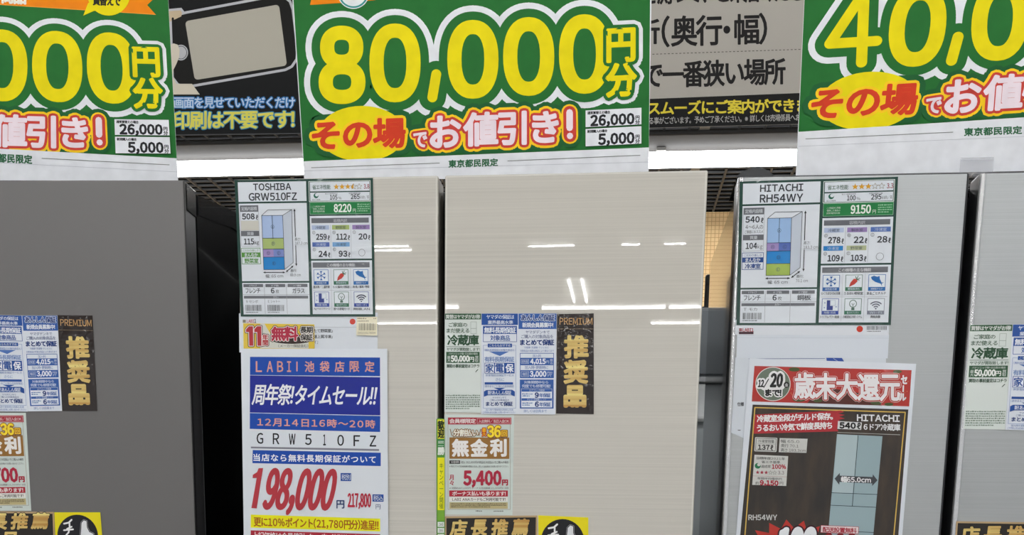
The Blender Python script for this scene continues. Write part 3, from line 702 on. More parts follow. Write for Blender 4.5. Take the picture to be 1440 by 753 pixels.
# ================================================================== SPECIFICATION CARDS
def spec_card(plane, own, d, label, lift):
    """design frame 200 x 195"""
    box_ = [(0, 0), (200, 0), (200, 195), (0, 195)]
    s = Sheet('specification_card', plane, box_, '2C4A42', label, 'card', lift=lift, thick=.0004, H=homog(box_, own), coat=.35)
    P = 'DEE3EA'; T = '3A3E44'; GY = '72747A'
    for a in ((4.5, 3, 104, 30.5), (4.5, 33, 104, 143.5), (4.5, 146, 104, 192), (108, 51.5, 196.5, 112), (108, 114.5, 196.5, 191.5)): s.rect('panel', P, *a, 1)
    s.frame('energy_panel', 'DEE8E2', 108, 3.5, 196, 31.5, .8, 1); s.rect('energy_panel', P, 109.5, 4.5, 194.8, 17.3, 1.4); s.rect('energy_panel', P, 109.5, 19, 194.8, 30.5, 1.4)
    s.rect('energy_panel', '2A8048', 108.5, 32.3, 196, 49, 1.2); s.frame('energy_panel', 'A8D0B4', 108.5, 32.5, 196, 49, .4, 2)
    s.text('maker', T, d['maker'], 27, 5.3, 82, 14.6, 3, w=.3, res=4); s.text('model', T, d['model'], *d['mbox'], 3, w=.3, res=4)
    # volume, weight
    s.rect('heading', '6E7076', 6, 35.5, 33, 44.5, 2); s.text('heading', P, '定格内容積', 8, 37.4, 31, 42.8, 3)
    s.frame('table', '9A9CA2', 6, 35.5, 33, 93.5, .4, 2)
    s.text('value', T, d['vol'], 9, 47, 27, 55, 3, w=.35); s.text('value', T, 'ℓ', 29, 49, 32, 56, 3, b=.02)
    if d['people']:
        s.text('value', T, '4〜6人の', 9, 57.8, 32, 64.2, 3); s.text('value', T, 'ご家庭におススメ', 8, 65.4, 32, 69.8, 3)
    else: s.rect('value', 'CFCDC4', 6.5, 57, 32.6, 71, 2.2)
    s.rect('heading', '6E7076', 6, 71.5, 33, 78.8, 2.4); s.text('heading', P, '質量', 15, 73, 25, 77.6, 3.4)
    s.text('value', T, d['kg'], 10, 82.5, 24.5, 90.5, 3, w=.3); s.text('value', T, 'kg', 25.5, 84.5, 32, 92.2, 3)
    s.frame('feature_box', d['fc'], 5.6, 96, 33.4, 118.6, .7, 2); s.text('feature_box', d['fc'], 'こだわり楽しさ', 8, 97.6, 31, 101, 3)
    s.rect('feature_box', d['fc'], 5.8, 102.2, 33.2, 109, 2.2); s.text('feature_box', P, 'まんなか', 10, 103, 29.5, 108.4, 3.4, b=.02); s.text('feature_box', d['fc'], d['room'], 9.5, 110.6, 30, 117.4, 3, b=.02)
    # drawing of the refrigerator
    y = 50
    for h, cols in d['cells']:
        w_ = 31/len(cols)
        for i, (c, lt) in enumerate(cols):
            s.rect('drawing', c, 37.5+i*w_, y, 37.5+(i+1)*w_, y+h, 2)
            if lt: s.oval('drawing', '4A5A74', 37.5+(i+.5)*w_, y+h/2, 2.3, 2.5, .2, 3); s.text('drawing', '3A4A64', lt, 37.5+(i+.5)*w_-1.1, y+h/2-1.4, 37.5+(i+.5)*w_+1.1, y+h/2+1.4, 3)
        s.path('drawing', '2E3A50', [(37.5, y), (68.5, y)], .3, 4); y += h
    s.path('drawing', '2E3A50', [(53, 50), (53, 83)], .3, 4)
    s.poly('drawing', 'C4CCD8', [(68.5, 50), (82, 42), (81.5, 117), (68.5, 127)], 2)
    for pp in ([(37.5, 50), (47, 42), (82, 42), (81.5, 117), (68.5, 127), (37.5, 127), (37.5, 50)], [(68.5, 50), (82, 42)], [(68.5, 50), (68.5, 127)]): s.path('drawing', '3A3E44', pp, .3, 4.5)
    for pp in ([(86, 42), (86, 121)], [(37.5, 131), (68, 131)], [(71, 130), (81, 122)]):
        s.path('dimension_arrow', '2E3034', pp, .55, 3)
        (xa, ya), (xb, yb) = pp; L_ = math.hypot(xb-xa, yb-ya); ux, uy = (xb-xa)/L_, (yb-ya)/L_
        for (px_, py_), sg in (((xa, ya), 1), ((xb, yb), -1)):
            s.poly('dimension_arrow', '2E3034', [(px_-sg*ux*1.2, py_-sg*uy*1.2), (px_+sg*ux*2.4-uy*1.5, py_+sg*uy*2.4+ux*1.5), (px_+sg*ux*2.4+uy*1.5, py_+sg*uy*2.4-ux*1.5)], 3.6)
    s.rect('panel', P, 83.5, 80.5, 103.5, 92.5, 4.4)
    s.text('dimension', T, '高さ:', 85, 81.5, 93.5, 86, 5); s.text('dimension', T, d['h']+' cm', 85, 87.5, 103.5, 91.6, 5)
    s.text('dimension', T, '幅: 65 cm', 40, 133.6, 66, 138.6, 3); s.text('dimension', T, '奥行:', 77, 126.5, 86, 130.8, 3); s.text('dimension', T, d['dep']+' cm', 76.5, 132.6, 92, 136.6, 3)
    # lower left table
    for i, (hd, v) in enumerate((('ドアタイプ', 'フレンチ'), ('ドア数', '6枚'), ('ドア素材', d['door']))):
        a = 6+i*33; s.rect('heading', '6E7076', a, 147.6, a+29.5, 152.2, 2); s.text('heading', P, hd, a+9, 148.6, a+20, 151.6, 3)
        if i == 1: s.text('value', T, '6', 47, 153.5, 52, 161, 3, w=.3); s.text('value', T, '枚', 54, 155.5, 59, 161.2, 3)
        else: s.text('value', T, v, a+(3 if i == 0 else 7), 153.8, a+25, 161, 3, b=.01)
        if i: s.path('table', '9A9CA2', [(a-1.8, 148), (a-1.8, 191)], .25, 2)
    s.path('table', '9A9CA2', [(5, 163), (103.5, 163)], .25, 2); s.rect('heading', '6E7076', 6, 164.8, 102, 168.8, 2); s.text('heading', P, 'カラー', 50, 165.4, 58, 168.3, 3)
    for i in range(d['codes']):
        s.text('value', '5A5E64', d['col'][i], 9+i*33, 171, 27+i*33, 175.2, 3); s.bars('barcode', '55585C', 8+i*33, 178, 33+i*33, 187, 2); s.marks('barcode', '7A7E84', 8+i*33, 188, 33+i*33, 190.5, 1, 2)
    # energy
    s.text('energy', '5A7468', '省エネ性能', 113, 8.4, 139, 14.6, 3, b=.01)
    for i in range(5):
        cx = 147.5+i*8.2
        if i < int(d['stars']): s.star('star', 'D8A030', cx, 11.4, 4.4, 3)
        elif i < d['stars']:
            s.star('star', '8A7C60', cx, 11.4, 4.2, 3.6, True); s.poly('star', 'D8A030', [(cx, 7)]+[(cx-(4.2 if q % 2 else 1.8)*sin(q*pi/5+pi/5*0), 11.4-(4.2 if q % 2 == 0 else 1.8)*cos(q*pi/5)) for q in (1, 2, 3, 4)]+[(cx, 13.4)], 3)
        else: s.star('star', '8A7C60', cx, 11.4, 4.2, 3, True)
    s.text('energy', '9A4858', d['rate'], 186.8, 8.2, 194.5, 14.6, 3, b=.02)
    s.ell('energy_mark', '2E6A58', 118, 23.2, 3.6, 3.6, 2.5, 20); s.ell('energy_mark', P, 119, 22.2, 2.4, 2.2, 3.2, 20); s.text('energy_mark', '3A5A50', '省エネ基準', 112, 27.8, 124, 29.8, 3)
    s.text('energy', '5A5E64', '省エネ基準達成率', 131, 19.8, 149, 21.8, 3); s.text('energy', '5A5E64', '年間消費電力量', 165, 19.8, 182, 21.8, 3)
    s.text('energy', T, d['pct'], 138, 22.5, 148.5, 29, 3, w=.2); s.text('energy', T, '%', 150, 25, 154.5, 29, 3); s.text('energy', T, d['kwh'], 168, 22, 180.5, 28.6, 3, w=.2); s.text('energy', T, 'kWh/年', 181.5, 23.6, 194, 28.8, 3)
    s.text('yearly_cost', 'E8F0E8', d['yen'], 143.5, 35.4, 168, 46.4, 3, w=.45); s.text('yearly_cost', 'E0ECE0', '円', 170.5, 42, 174.6, 46.8, 3)
    for j, tx in enumerate(('この製品を1年間', '使用した場合の', '目安電気料金')): s.text('yearly_cost', 'CFE2D2', tx, 113, 37+j*3.4, 130, 39.6+j*3.4, 3)
    s.marks('yearly_cost', '8CC09A', 177, 35, 194.5, 47, 4, 2.5)
    # compartments
    s.rect('heading', '6E7076', 110, 54.5, 193, 61.5, 2); s.text('heading', 'C8CAD0', '容積内訳', 142, 56, 162, 60.6, 3)
    for i, (chip, lt, v, tx) in enumerate(d['rooms']):
        a = 110.5+(i % 3)*29.3; y = 64.5 if i < 3 else 88.5
        if chip: s.rect('chip', chip, a, y, a+25, y+6.3, 2)
        if tx: s.text('chip', '4E5462' if chip not in ('5A70B4', '5A76B8', '2E86CC') else 'C4D0E4', tx, a+5, y+1.2, a+20, y+5.4, 3)
        if v:
            s.oval('value', '55585C', a+2.6, y+10.2, 2, 2.1, .2, 3); s.text('value', '55585C', lt, a+1.8, y+9, a+3.4, y+11.4, 3)
            s.text('value', T, v, a+(6 if len(v) == 3 else 9), y+12.3, a+21, y+20.4, 3, w=.35); s.text('value', T, 'ℓ', a+22.6, y+14.5, a+25.4, y+21.2, 3, b=.02)
        else: s.oval('value', '6A6E74', a+13, y+15, 4.6, 4.8, .25, 3)
        if i % 3: s.path('table', 'A4A6AC', [(a-2.2, 64), (a-2.2, 110.5)], .2, 2)
    # features
    s.rect('heading', '6E7076', 110, 117, 193, 124.4, 2); s.text('heading', 'D4D6DA', 'この機種の主な機能', 131, 118.6, 172, 123.2, 3, b=.01)
    ic = (('2C62A8', '高性能冷凍'), ('3A7058', '野菜長持ち'), ('2C6CB0', '高鮮度チルド'), ('3A50A0', '除菌・脱臭'), ('3A7058', '省エネアシスト'), (d['wc'], 'Wi-Fi'))
    for i, (c, tx) in enumerate(ic):
        a = 111.5+(i % 3)*29; y = 127.6+(i//3)*31.8
        s.frame('icon_frame', c, a, y, a+21, y+21, .7, 2); s.rect('icon_frame', 'E4EAF0', a+.3, y+.3, a+20.7, y+20.7, 1.6); s.rect('icon_frame', c, a, y+16.3, a+21, y+21, 2.4)
        s.text('icon_text', 'D0DCE8', tx, a+3, y+17.2, a+18, y+20.2, 3.4); s.text('icon_text', T, d['feat'][i], a-1.5 if len(d['feat'][i]) > 4 else a+4, y+22.6, a+22.5 if len(d['feat'][i]) > 4 else a+17, y+26.4, 3, b=.01)
        cx, cy = a+10.5, y+8.4
        if i == 0:
            for q in range(6):
                t_ = q*pi/3; s.path('icon', c, [(cx, cy), (cx+6.3*sin(t_), cy-6.3*cos(t_))], .45, 3)
                s.poly('icon', c, [(cx+3.4*sin(t_), cy-3.4*cos(t_)), (cx+6.8*sin(t_+.3), cy-6.8*cos(t_+.3)), (cx+6.8*sin(t_-.3), cy-6.8*cos(t_-.3))], 3.5)
        elif i == 1:
            s.poly('icon', 'C44840', [(cx+3.5, cy-3.5), (cx+4.4, cy+.2), (cx+1, cy+4), (cx-6, cy+7.6), (cx-4.5, cy+2), (cx-.5, cy-3.2)], 3)
            for q in ((2, -6.5), (5, -7), (7.5, -4), (6.5, -1.5)): s.path('icon', '4A6A50', [(cx+3, cy-2.5), (cx+q[0], cy+q[1])], .45, 3.5)
        elif i == 2:
            s.poly('icon', c, [(cx-8, cy-5.5), (cx-4, cy-7.2), (cx, cy-5.8), (cx+3, cy-6.8), (cx+3.5, cy-2.5), (cx+6, cy+2), (cx+9, cy+2), (cx+6, cy+3.6), (cx+6.5, cy+7), (cx+4.6, cy+3.6), (cx-2, cy+1.2), (cx-6.5, cy-2)], 3)
        elif i == 3:
            s.rect('icon', '3A4890', cx-4.5, cy-6.5, cx-.2, cy+7, 3); s.rect('icon', '3A4890', cx-.5, cy+1.2, cx+3.4, cy+7, 3); s.frame('icon', '9AA4C8', cx+.3, cy-6.3, cx+6.5, cy+.6, .4, 3)
            for q in ((-7, -3), (-7.5, 3.5), (7.5, 2.5)): s.star('icon', '5A68B0', cx+q[0], cy+q[1], 1.2, 3)
        elif i == 4:
            s.oval('icon', '4A6A5C', cx, cy-1.6, 4.4, 4.8, .45, 3); s.rect('icon', '4A6A5C', cx-2, cy+4, cx+2, cy+7, 3.4); s.path('icon', '4A6A5C', [(cx-1.6, cy-2), (cx, cy+.5), (cx+1.6, cy-2)], .3, 3); s.path('icon', '4A6A5C', [(cx, cy), (cx, cy+4)], .3, 3)
        else:
            for r_ in (3, 6, 9): s.path('icon', '6A6E7C' if d['wc'] != '3A50A0' else '4A4E60', [(cx+r_*sin(t_), cy+5-r_*cos(t_)) for t_ in np.linspace(-.8, .8, 9)], .8, 3)
            s.ell('icon', '6A6E7C', cx, cy+5.2, 1.1, 1.1, 3, 12)
    for xx in (136.5, 165): s.path('table', 'B4B6BC', [(xx, 126), (xx, 190)], .2, 2)
    s.path('table', 'A4A6AC', [(110, 157), (194, 157)], .2, 2)
    return s.done()
CA, CG, CP, CI, CB = 'A9BEE2', 'A9BC74', 'A08CC0', '7C8CC8', '2E86CC'
spec_card(PB, [(329.8, 253.6), (524.4, 250.4), (527.8, 445.6), (338.6, 445.4)], dict(maker='TOSHIBA', model='GRW510FZ', mbox=(20, 18.5, 90, 28.8), vol='508', people=False, kg='115',
    fc='5C9448', room='野菜室', cells=[(32, [(CA, 'A')]), (15.5, [(CG, 'B')]), (11.5, [(CP, 'C'), (CI, 'D')]), (18, [(CB, 'E')])], h='187.3', dep='69.9', door='ガラス', codes=2,
    col=('9 セシボ', 'E シャトー'), stars=3.5, rate='3.8', pct='105', kwh='265', yen='8220', wc='3A50A0',
    rooms=[('B4C2DE', 'A', '259', '冷蔵室'), ('A9BC74', 'B', '112', '野菜室'), ('9E86BC', 'C', '20', '製氷室'), ('5A70B4', 'D', '24', '冷凍室'), ('78A8D8', 'E', '93', '冷凍室'), (None, '', '', '')],
    feat=('急冷凍/二温冷凍', 'もっと摘みたて野菜室', '肉・魚/解凍/野菜', 'Ag+セルフクリーン', '選べる節電モード', '無線LAN')),
    'green-framed specification card with 8220 on the beige left door', .0008)
spec_card(PC, [(1040.2, 255.5), (1263, 248.6), (1252.8, 457.4), (1035.6, 457.6)], dict(maker='HITACHI', model='RH54WY', mbox=(27, 18.5, 82, 28.8), vol='540', people=True, kg='104',
    fc='2C4C8C', room='冷凍室', cells=[(33, [('9CBCE4', 'A')]), (11, [(CP, 'B'), ('5A70B4', 'C')]), (17, [(CB, 'D')]), (16, [('A4BC5C', 'E')])], h='183.3', dep='70.1', door='鋼板', codes=1,
    col=('T モカ',), stars=3, rate='3.3', pct='100', kwh='295', yen='9150', wc='7A7E8C',
    rooms=[('B4C2DE', 'A', '278', '冷蔵室'), ('9E86BC', 'B', '22', '製氷室'), ('5A76B8', 'C', '28', '冷凍室'), ('2E86CC', 'D', '109', '冷凍室'), ('B4BC94', 'E', '103', '野菜室'), (None, '', '', '')],
    feat=('らくうま!ひろin冷凍', 'うるおい野菜室', 'まるごとチルド', 'トリプルパワー脱臭', '冷蔵室独立冷却システム', '無線')),
    'green-framed specification card with 9150 on the silver left door', .0008)

# ---- backing card, sticker, bar code below the first card
s = Sheet('backing_card', PB, [(336, 441), (531.2, 440), (531, 496), (336.6, 496)], 'DCE1E8', 'white backing card under the specification card on the beige door', 'card', lift=.0002, thick=.0004)
s.text('shop_mark', 'C04A50', 'LABI', 347, 449.8, 357.4, 454.2, 2, b=.02); s.text('shop_mark', '2E2E30', '1', 358, 449, 360, 454.2, 2, b=.03); s.rect('shop_mark', '8A8470', 341.4, 450, 345.6, 454.2, 2)
s.path('crease', 'B4B8C0', [(440, 460.4), (503, 460.6)], .25, 1)
s.text('lettering', '45484E', 'たて野菜室」', 441, 463, 467.4, 468, 2, b=.01); s.text('lettering', '45484E', '速上質冷凍」', 441, 471.3, 467.4, 476.2, 2, b=.01); s.text('lettering', '45484E', 'ィ」', 441.6, 479, 447, 484, 2)
s.ell('red_dot', 'D2483A', 495.8, 452.6, 4, 4.1, 1)
s.done()
s = Sheet('barcode_sticker', PB, [(501.6, 446.2), (530.6, 446), (530.4, 472.4), (501, 472)], 'EFE8CC', 'cream bar code sticker beside the red dot on the beige door', 'sticker', lift=.0019, thick=.0002, kind='')
s.marks('print', '9A8E78', 502.6, 447.4, 518, 450, 1); s.marks('print', '9A8E78', 525, 447.4, 529, 450, 1); s.marks('print', '9A8E78', 502.6, 451, 525, 453.4, 1); s.bars('barcode', '6A6858', 504.6, 454.8, 528.4, 465); s.text('print', '7A7462', '0901028178004', 503, 466.8, 528, 470, 2)
s.done()
s = Sheet('warranty_sticker', PB, [(342, 455), (442, 456.6), (442.4, 490.8), (342.6, 490.6)], 'E8C94A', 'yellow eleven-year warranty sticker with red lettering on the beige door', 'sticker', lift=.0015, thick=.0002)
s.poly('ground', 'DADAD0', [(366, 455.6), (372, 455.6), (386, 480), (434, 480), (434, 490.4), (366, 490)], .6)
s.ell('swoosh', '3A2A26', 410, 477.5, 30, 6.5, 1)
for dx in (0, 11.6):
    P1 = [(349.9+dx, 459.2), (355.7+dx, 459.2), (356.1+dx, 486.6), (350.5+dx, 486.6), (350.1+dx, 467.4), (346+dx, 467.4), (346+dx, 463.6)]
    s.poly('headline', 'B83A40', P1, 6); s.path('headline', 'F0E4E0', P1, 1.0, 4, True); s.path('headline', '3A2A26', P1, 1.9, 2.6, True)
s.text('headline', 'B83A40', '年\n間', 369.2, 470.6, 377, 486, 6, w=.3, out=(('F0E4E0', 1.1, 4), ('3A2A26', 1.9, 2.6)))
s.text('headline', 'B8324A', '無料', 382, 460.2, 418.6, 479.2, 6, w=.8, out=(('F0E4E0', 1.7, 4), ('3A2A26', 2.6, 2.6)))
for tx, y in (('長期', 460), ('保証', 470.6)): s.text('headline', '33302E', tx, 422.4, y, 439.6, y+8.6, 6, w=.3, out=(('EDE8E0', 1.3, 4), ('3A2A26', 2.0, 2.6)))
s.text('lettering', '3A3634', '(メーカー保証含む)', 391.4, 484.7, 433.5, 488.8, 2)
s.done()

# ---- big time sale sheet
s = Sheet('time_sale_sheet', PB, [(338.8, 490.8), (544.6, 490.8), (546.4, 800), (343.4, 800)], 'E2E7EE', 'large white time sale sheet with 198,000 yen on the beige left door', 'price sheet', lift=.0024, thick=.0004, coat=.1, slope=.008)
s.poly('band', '2450AE', [(351.6, 502.2), (534.4, 503.2), (534.5, 529.4), (351.5, 527.8)]); s.poly('band', '2A3496', [(351.5, 528.3), (534.5, 531), (534.8, 584.6), (351.3, 580.6)])
s.poly('band', '2450AE', [(351.3, 581.4), (534.8, 585.6), (534.5, 608), (351.2, 603.6)])
for i, (ch, wd) in enumerate([('L', 8), ('A', 8), ('B', 8), ('I', 5), ('1', 2.4)]+[(c, 13) for c in '池袋店限定']):
    cx = (364, 379.5, 394, 406.5, 417.6, 435.3, 456.5, 477.5, 498.5, 519.8)[i]
    s.text('heading', 'E2A294', ch, cx-wd/2, 508.6, cx+wd/2, 523.2, 2, w=.35) if ch != '1' else s.path('heading', 'E2A294', [(cx, 509.6), (cx, 522)], .9, 2)
s.text('slogan', 'F2F3F8', '周年祭!タイムセール!!', 354, 540.5, 531, 569.5, 2, .012, it=.14, w=.5, res=3)
s.text('heading', 'E2A294', '12月14日16時〜20時', 362, 588, 527.6, 599.5, 2, .02, w=.3, sp=1.15)
for i, ch in enumerate('GRW510FZ'):
    wd = 3.4 if ch == '1' else 8.8; cx = 365.5+i*22.7
    s.text('model', '26282C', ch, cx-wd/2, 609.4+i*.55, cx+wd/2, 624.4+i*.55, 2, w=.25, res=3)
s.poly('rule', '8A8A96', [(352.8, 628.6), (533, 632), (533, 634.8), (352.8, 631)])
s.poly('band', '2450AE', [(355.4, 633.4), (535.5, 637.2), (535.4, 656), (355, 651.8)]); s.text('lettering', 'F2F3F8', '当店なら無料長期保証がついて', 356.4, 638.6, 528.4, 648.8, 2, .018, w=.25, sp=1.15)
s.poly('price', 'BC3E48', [(370, 658.8), (366.4, 680), (361, 715.6), (353.5, 715), (361, 672.6), (355.3, 672.8), (355.5, 668.3), (361.5, 664.5), (363.6, 659)], 4)
s.text('price', 'BC3E48', '98,000', 368, 660, 475.5, 722.6, 4, .015, it=.2, w=2.0, res=5)
s.rect('tax_box', '2450A0', 479, 665.8, 493.8, 677); s.text('tax_box', 'E8ECF4', '税別', 480.2, 667.4, 492.8, 675.4, 2)
s.text('price', '2A3E70', '円', 473.4, 704.2, 484, 715.4, 5, w=.3)
s.text('price_with_tax', 'C02F44', '217,800', 489.4, 694.4, 521.4, 716, 4, .01, w=.55)
s.rect('tax_box', '2450A0', 523.8, 695.8, 539.4, 706); s.text('tax_box', 'E8ECF4', '税込', 525, 697, 538.4, 704.8, 2); s.text('price_with_tax', '2A3E70', '円', 528.4, 710, 535, 716.8, 3)
s.poly('band', 'F2EC1E', [(352.8, 724.2), (534.6, 730), (534.6, 748), (352.6, 742.6)]); s.text('lettering', 'A85820', '更に10%ポイント(21,780円分)進呈!!', 357, 727.4, 532, 741, 2, .03, w=.28)
s.poly('band', 'B43040', [(352.6, 746.4), (534.6, 752), (534.6, 768), (352.6, 764)]); s.text('lettering', 'F2E6E8', '上記価格は会員値引・クーポン値引後の価格です', 355, 748.4, 531, 759, 2, .03, b=.01)
s.done()

# ================================================================== PAPERS ON THE SILVER DOOR
s = Sheet('backing_card', PC, [(1034, 450), (1251, 450), (1249.6, 472), (1034, 471.2)], 'DFE3EA', 'white backing card with red dot on the silver door', 'card', lift=.0004, thick=.0003)
s.text('shop_mark', 'B03A48', 'LABI1', 1044.5, 462, 1059.6, 466.6, 2, b=.03); s.rect('shop_mark', 'A06A70', 1039.4, 462, 1043.4, 466.4, 2); s.rect('shop_mark', '4A3038', 1039.2, 467, 1059.6, 470.2, 2)
s.ell('red_dot', 'D2402E', 1209, 463, 4.5, 4.5); s.bars('barcode', '5A5C60', 1219, 459, 1247, 464.4); s.marks('barcode', '6A6C70', 1219, 465.6, 1247, 467.6, 1)
s.done()
s = Sheet('blank_sheet', PC, [(1036.6, 470), (1250.2, 471), (1248.4, 504.4), (1035.6, 503.6)], 'D9DFE8', 'blank white sheet below the red dot card on the silver door', 'paper', lift=.0002, thick=.0002)
s.path('crease', 'C2C8D2', [(1037, 475), (1249, 476)], .2); s.done()
s = Sheet('blue_edged_sheet', PC, [(1034, 503), (1246, 504), (1240, 700), (1028, 609)], 'D6DCE4', 'blue-edged sheet mostly hidden behind the red sale flyer', 'paper', lift=.0001, thick=.0001)
s.path('border', '4A5A9A', [(1053, 505), (1160, 504.6)], .3); s.text('lettering', '3A3A40', '仕様', 1037, 566, 1046, 571.6, 2, b=.02); s.rect('lettering', '5A5A60', 1037.5, 605, 1041.5, 606, 2); s.done()
s = Sheet('blue_slip', PC, [(1162, 503.5), (1184, 503.8), (1189, 512), (1163, 512)], '3A58A8', 'small blue slip peeking out above the red sale flyer', 'paper', lift=.0006, thick=.0002); s.path('crease', 'A8B4D8', [(1172, 504.5), (1178, 508.5)], .4); s.done()
s = Sheet('year_end_flyer', PC, [(1054, 504.4), (1288.4, 512), (1263.5, 820), (1030, 820)], 'DFE4EC', 'large year-end sale flyer with red banner on the silver left door', 'flyer', lift=.0012, thick=.0004, coat=.35, slope=.03)
s.poly('banner', 'B83A34', [(1061, 515), (1282, 521), (1278.5, 572), (1057, 565)])
s.poly('banner_shade', '5A2F2A', [(1140, 562), (1160, 545), (1225, 556), (1240, 570.7), (1135, 567.4)], 1.4)  # darker printed patch low in the red banner
for cx, cy, r_ in ((1117, 520, 5), (1124, 562, 6), (1150, 564, 4), (1232, 567, 5), (1262, 523, 4), (1250, 569, 4)): s.ell('holly', '4E5A34', cx, cy, r_*1.6, r_*.6, 1.8, 10)
for i in range(26): s.ell('glitter', 'E8B070', 1062+random.random()*215, 517+random.random()*49, .5, .5, 2, 6)
s.ell('date_badge', '6E7A6A', 1087, 540.5, 24, 23, 2); s.oval('date_badge', 'E8E0DA', 1087, 540.5, 24.3, 23.5, .5, 2.6)
s.text('date', '1E1C1C', '12/', 1066, 533.6, 1081, 545.6, 5, -.02, w=.5, out=(('ECEAEA', 3, 3),), it=.1); s.text('date', '1E1C1C', '20', 1083.4, 526, 1101, 544.4, 5, 0, w=1.1, out=(('ECEAEA', 4.2, 3),), it=.1); s.ell('date', 'ECEAEA', 1086, 543, 18, 9, 2.9)
s.ell('date', '1E1C1C', 1106, 541.6, 4, 4.3, 5, 16); s.text('date', 'F0F0F0', '金', 1103.8, 539.4, 1108.4, 544, 6)
s.text('date', '1E1C1C', 'まで!', 1076.5, 548, 1098.5, 557, 5, .02, w=.5, out=(('ECEAEA', 2.2, 3),))
for ch, a, b in zip('歳末大還元', (1117.5, 1146.5, 1176.5, 1206.5, 1238), (1146, 1175.5, 1205.5, 1236.5, 1265)):
    s.text('headline', 'EFEAEC', ch, a, 525+(a-1117)*.025, b, 560.5+(a-1117)*.028, 6, 0, w=1.1, out=(('B83A34', 2.6, 4), ('E8D0CC', 3.2, 2.8)))
s.text('headline', 'EFEAEC', 'セ', 1267.4, 528.5, 1275.4, 540, 6, w=.6); s.path('headline', 'EFEAEC', [(1270.4, 543), (1270, 551)], 1.0, 6); s.text('headline', 'EFEAEC', 'ル', 1265, 554, 1274, 563.5, 6, w=.6)
s.poly('photo_ground', 'cloudy', [(1058.4, 569.4), (1277.4, 576.4), (1258, 820), (1034.5, 820)], 1)
s.path('gold_line', 'D8B45A', [(1039, 820), (1047.6, 753), (1061.6, 573.6), (1273, 580.4), (1257, 753), (1252, 820)], .8, 2)
s.poly('ribbon', 'B4343A', [(1062, 583.4), (1183, 577.8), (1187, 580), (1178, 582), (1188, 584), (1180, 586.5), (1188, 589), (1179, 591), (1185, 594.5), (1178, 597), (1182, 600.5), (1177, 603), (1179, 607), (1059.6, 610.4)], 3)
s.text('lettering', 'F2EEEE', '冷蔵室全段がチルド保存。', 1064.6, 584.6, 1171, 594.4, 5, -.035, w=.35); s.text('lettering', 'F2EEEE', 'うるおい冷気で鮮度長持ち', 1064.6, 597.8, 1170, 607.6, 5, -.04, w=.35)
s.text('maker', 'E8E8EA', 'HITACHI', 1205.4, 583.4, 1264.8, 592.4, 4, .02, w=.4, res=4); s.poly('size_box', 'DADADA', [(1178.4, 592.6), (1212, 594.6), (1211, 605), (1177.6, 603.6)], 3.6)
s.text('size', '1E1C1C', '540', 1181, 594.6, 1203, 602.6, 5, .03, w=.6); s.text('size', '1E1C1C', 'ℓ', 1205, 595, 1210, 603.6, 5, b=.03); s.text('maker', 'E8E8EA', '6ドア冷蔵庫', 1214.6, 596, 1266, 605.4, 4, .02, w=.25)
s.path('rule', 'B4B4B0', [(1178, 608.6), (1265.6, 612)], .35, 3)
fp = [(1177, 611), (1241, 614), (1226.5, 770), (1163, 768)]
s.poly('picture', '9AB0B6', fp, 3); s.poly('picture', 'B0C2C6', [(1177.5, 611.5), (1206.5, 613), (1199, 695), (1170.6, 693)], 3.4)
s.path('picture', '2E3A3E', [(1206.7, 613), (1198.6, 712)], .45, 4)
for a, b in (((1169.4, 693.5), (1234, 696)), ((1167.8, 711), (1231.4, 714)), ((1165, 747), (1229, 749.4))): s.path('picture', '2E3A3E', [a, b], .4, 4)
s.poly('width_arrow', '4A4C50', [(1173.6, 673.6), (1181, 665.6), (1181, 669.4), (1227, 671.4), (1227.4, 667.6), (1234, 676), (1226.4, 684), (1226.6, 680.4), (1180.6, 678.4), (1180.2, 682.4)], 5)
s.text('width_text', 'ECECEC', '幅65.0cm', 1183, 670.4, 1224.5, 678.6, 6.4, .03, w=.3)
s.path('label', 'CFCFCB', [(1063, 616.4), (1092, 617.4), (1090.8, 635), (1061.8, 634)], 1.2, 2.6, True); s.poly('label', 'D4D4D0', [(1063, 616.4), (1092, 617.4), (1090.8, 635), (1061.8, 634)], 3); s.path('label', '3A3836', [(1063.6, 616.8), (1091.4, 617.8), (1090.2, 634.6), (1062.4, 633.6)], .3, 3.8, True)
s.text('label', '3A3836', '冷凍室容量', 1066, 618.4, 1089, 623, 4.6); s.rect('label', '3A3836', 1065, 624.3, 1090, 624.6, 4.6); s.text('label', '3A3836', '137', 1066, 626, 1082, 632.6, 4.6, w=.35); s.text('label', '3A3836', 'ℓ', 1083.4, 626.4, 1087, 633.6, 4.6, b=.03)
s.poly('label', 'D4D4D0', [(1096.4, 616.6), (1135.6, 617.6), (1134, 637.4), (1095, 636.4)], 3)
for tx, y, xe in (('幅 65.0', 618.4, 1124), ('奥行 70.1', 624.6, 1123), ('高さ 183.3cm', 630.8, 1133)): s.text('label', '3A3836', tx, 1098, y, xe, y+4.8, 4.6)
s.poly('label', 'D4D4D0', [(1061, 640), (1108.4, 642), (1105.6, 684), (1057.8, 682.4)], 3)
s.text('label', '3A3836', '目標年度2021年', 1064, 642.6, 1104, 646.6, 4.6); s.text('label', '3A3836', '省エネ基準', 1071, 648, 1097, 652, 4.6)
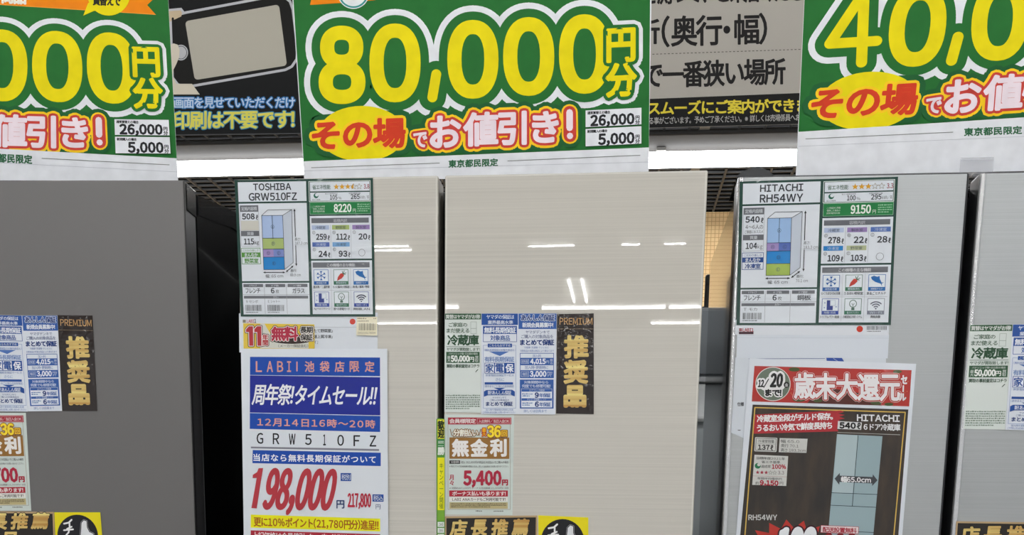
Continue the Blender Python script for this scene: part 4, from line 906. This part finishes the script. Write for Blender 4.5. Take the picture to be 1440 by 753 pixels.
s.ell('label', '2E7A54', 1065.6, 655.6, 4.2, 4, 4.6, 20); s.ell('label', 'D4D4D0', 1067.2, 654, 2.4, 2.2, 5.4, 16); s.text('label', '3A3836', '達成率', 1070, 654, 1084, 658.6, 4.6); s.text('label', 'B0283C', '100%', 1085.6, 653.4, 1105, 659.6, 4.6, w=.3)
for i in range(5): s.star('label', 'A8384A' if i < 3 else '8A8A84', 1065.4+i*6, 664.8+i*.15, 3, 4.6, i >= 3)
s.text('label', '5A3E44', '3.3', 1094, 662.6, 1102.6, 667.6, 4.6); s.rect('label', 'A04A54', 1058.6, 669.6, 1106.4, 669.9, 4.6)
s.text('label', '3A3836', '年間平均電気代', 1065, 671.4, 1100, 675, 4.6); s.text('label', '3A3836', '約', 1062.4, 677.6, 1067.4, 682, 4.6); s.text('label', 'B0283C', '9,150', 1069, 676, 1094.4, 683.4, 4.6, w=.5); s.text('label', '3A3836', '円', 1096.4, 678, 1101.4, 682.4, 4.6)
s.text('model', 'C8C8C6', 'RH54WY', 1052.6, 724.6, 1092.6, 732, 4, 0, w=.3)
S_ = []
for i in range(34):
    a = -pi+i*2*pi/34; r_ = (1, .74)[i % 2]; S_.append((1112+68*r_*cos(a), 778+47*r_*sin(a)))
s.add('starburst', 'C23A30', S_+[(1112, 778)], [(i, (i+1) % 34, 34) for i in range(34)], 3); s.text('big_price', 'EEF0F4', '198', 1090, 744, 1148, 800, 6, 0, it=.15, w=3, out=(('3A1620', 5.2, 4.4),), res=4)
s.poly('delivery_box', 'EDDEDE', [(1154.6, 739.4), (1207.6, 741.6), (1206.8, 751.4), (1154, 749.4)], 6.6); s.path('delivery_box', 'B0283C', [(1154.6, 739.4), (1207.6, 741.6), (1206.8, 751.4), (1154, 749.4)], .3, 7, True); s.text('delivery_box', 'B0283C', '配送設置無料', 1157, 741.4, 1204.6, 748.8, 8, .04, b=.02)
s.text('big_price', '8A2428', '000', 1152, 750, 1205, 800, 5, 0, it=.15, w=2)
s.done()
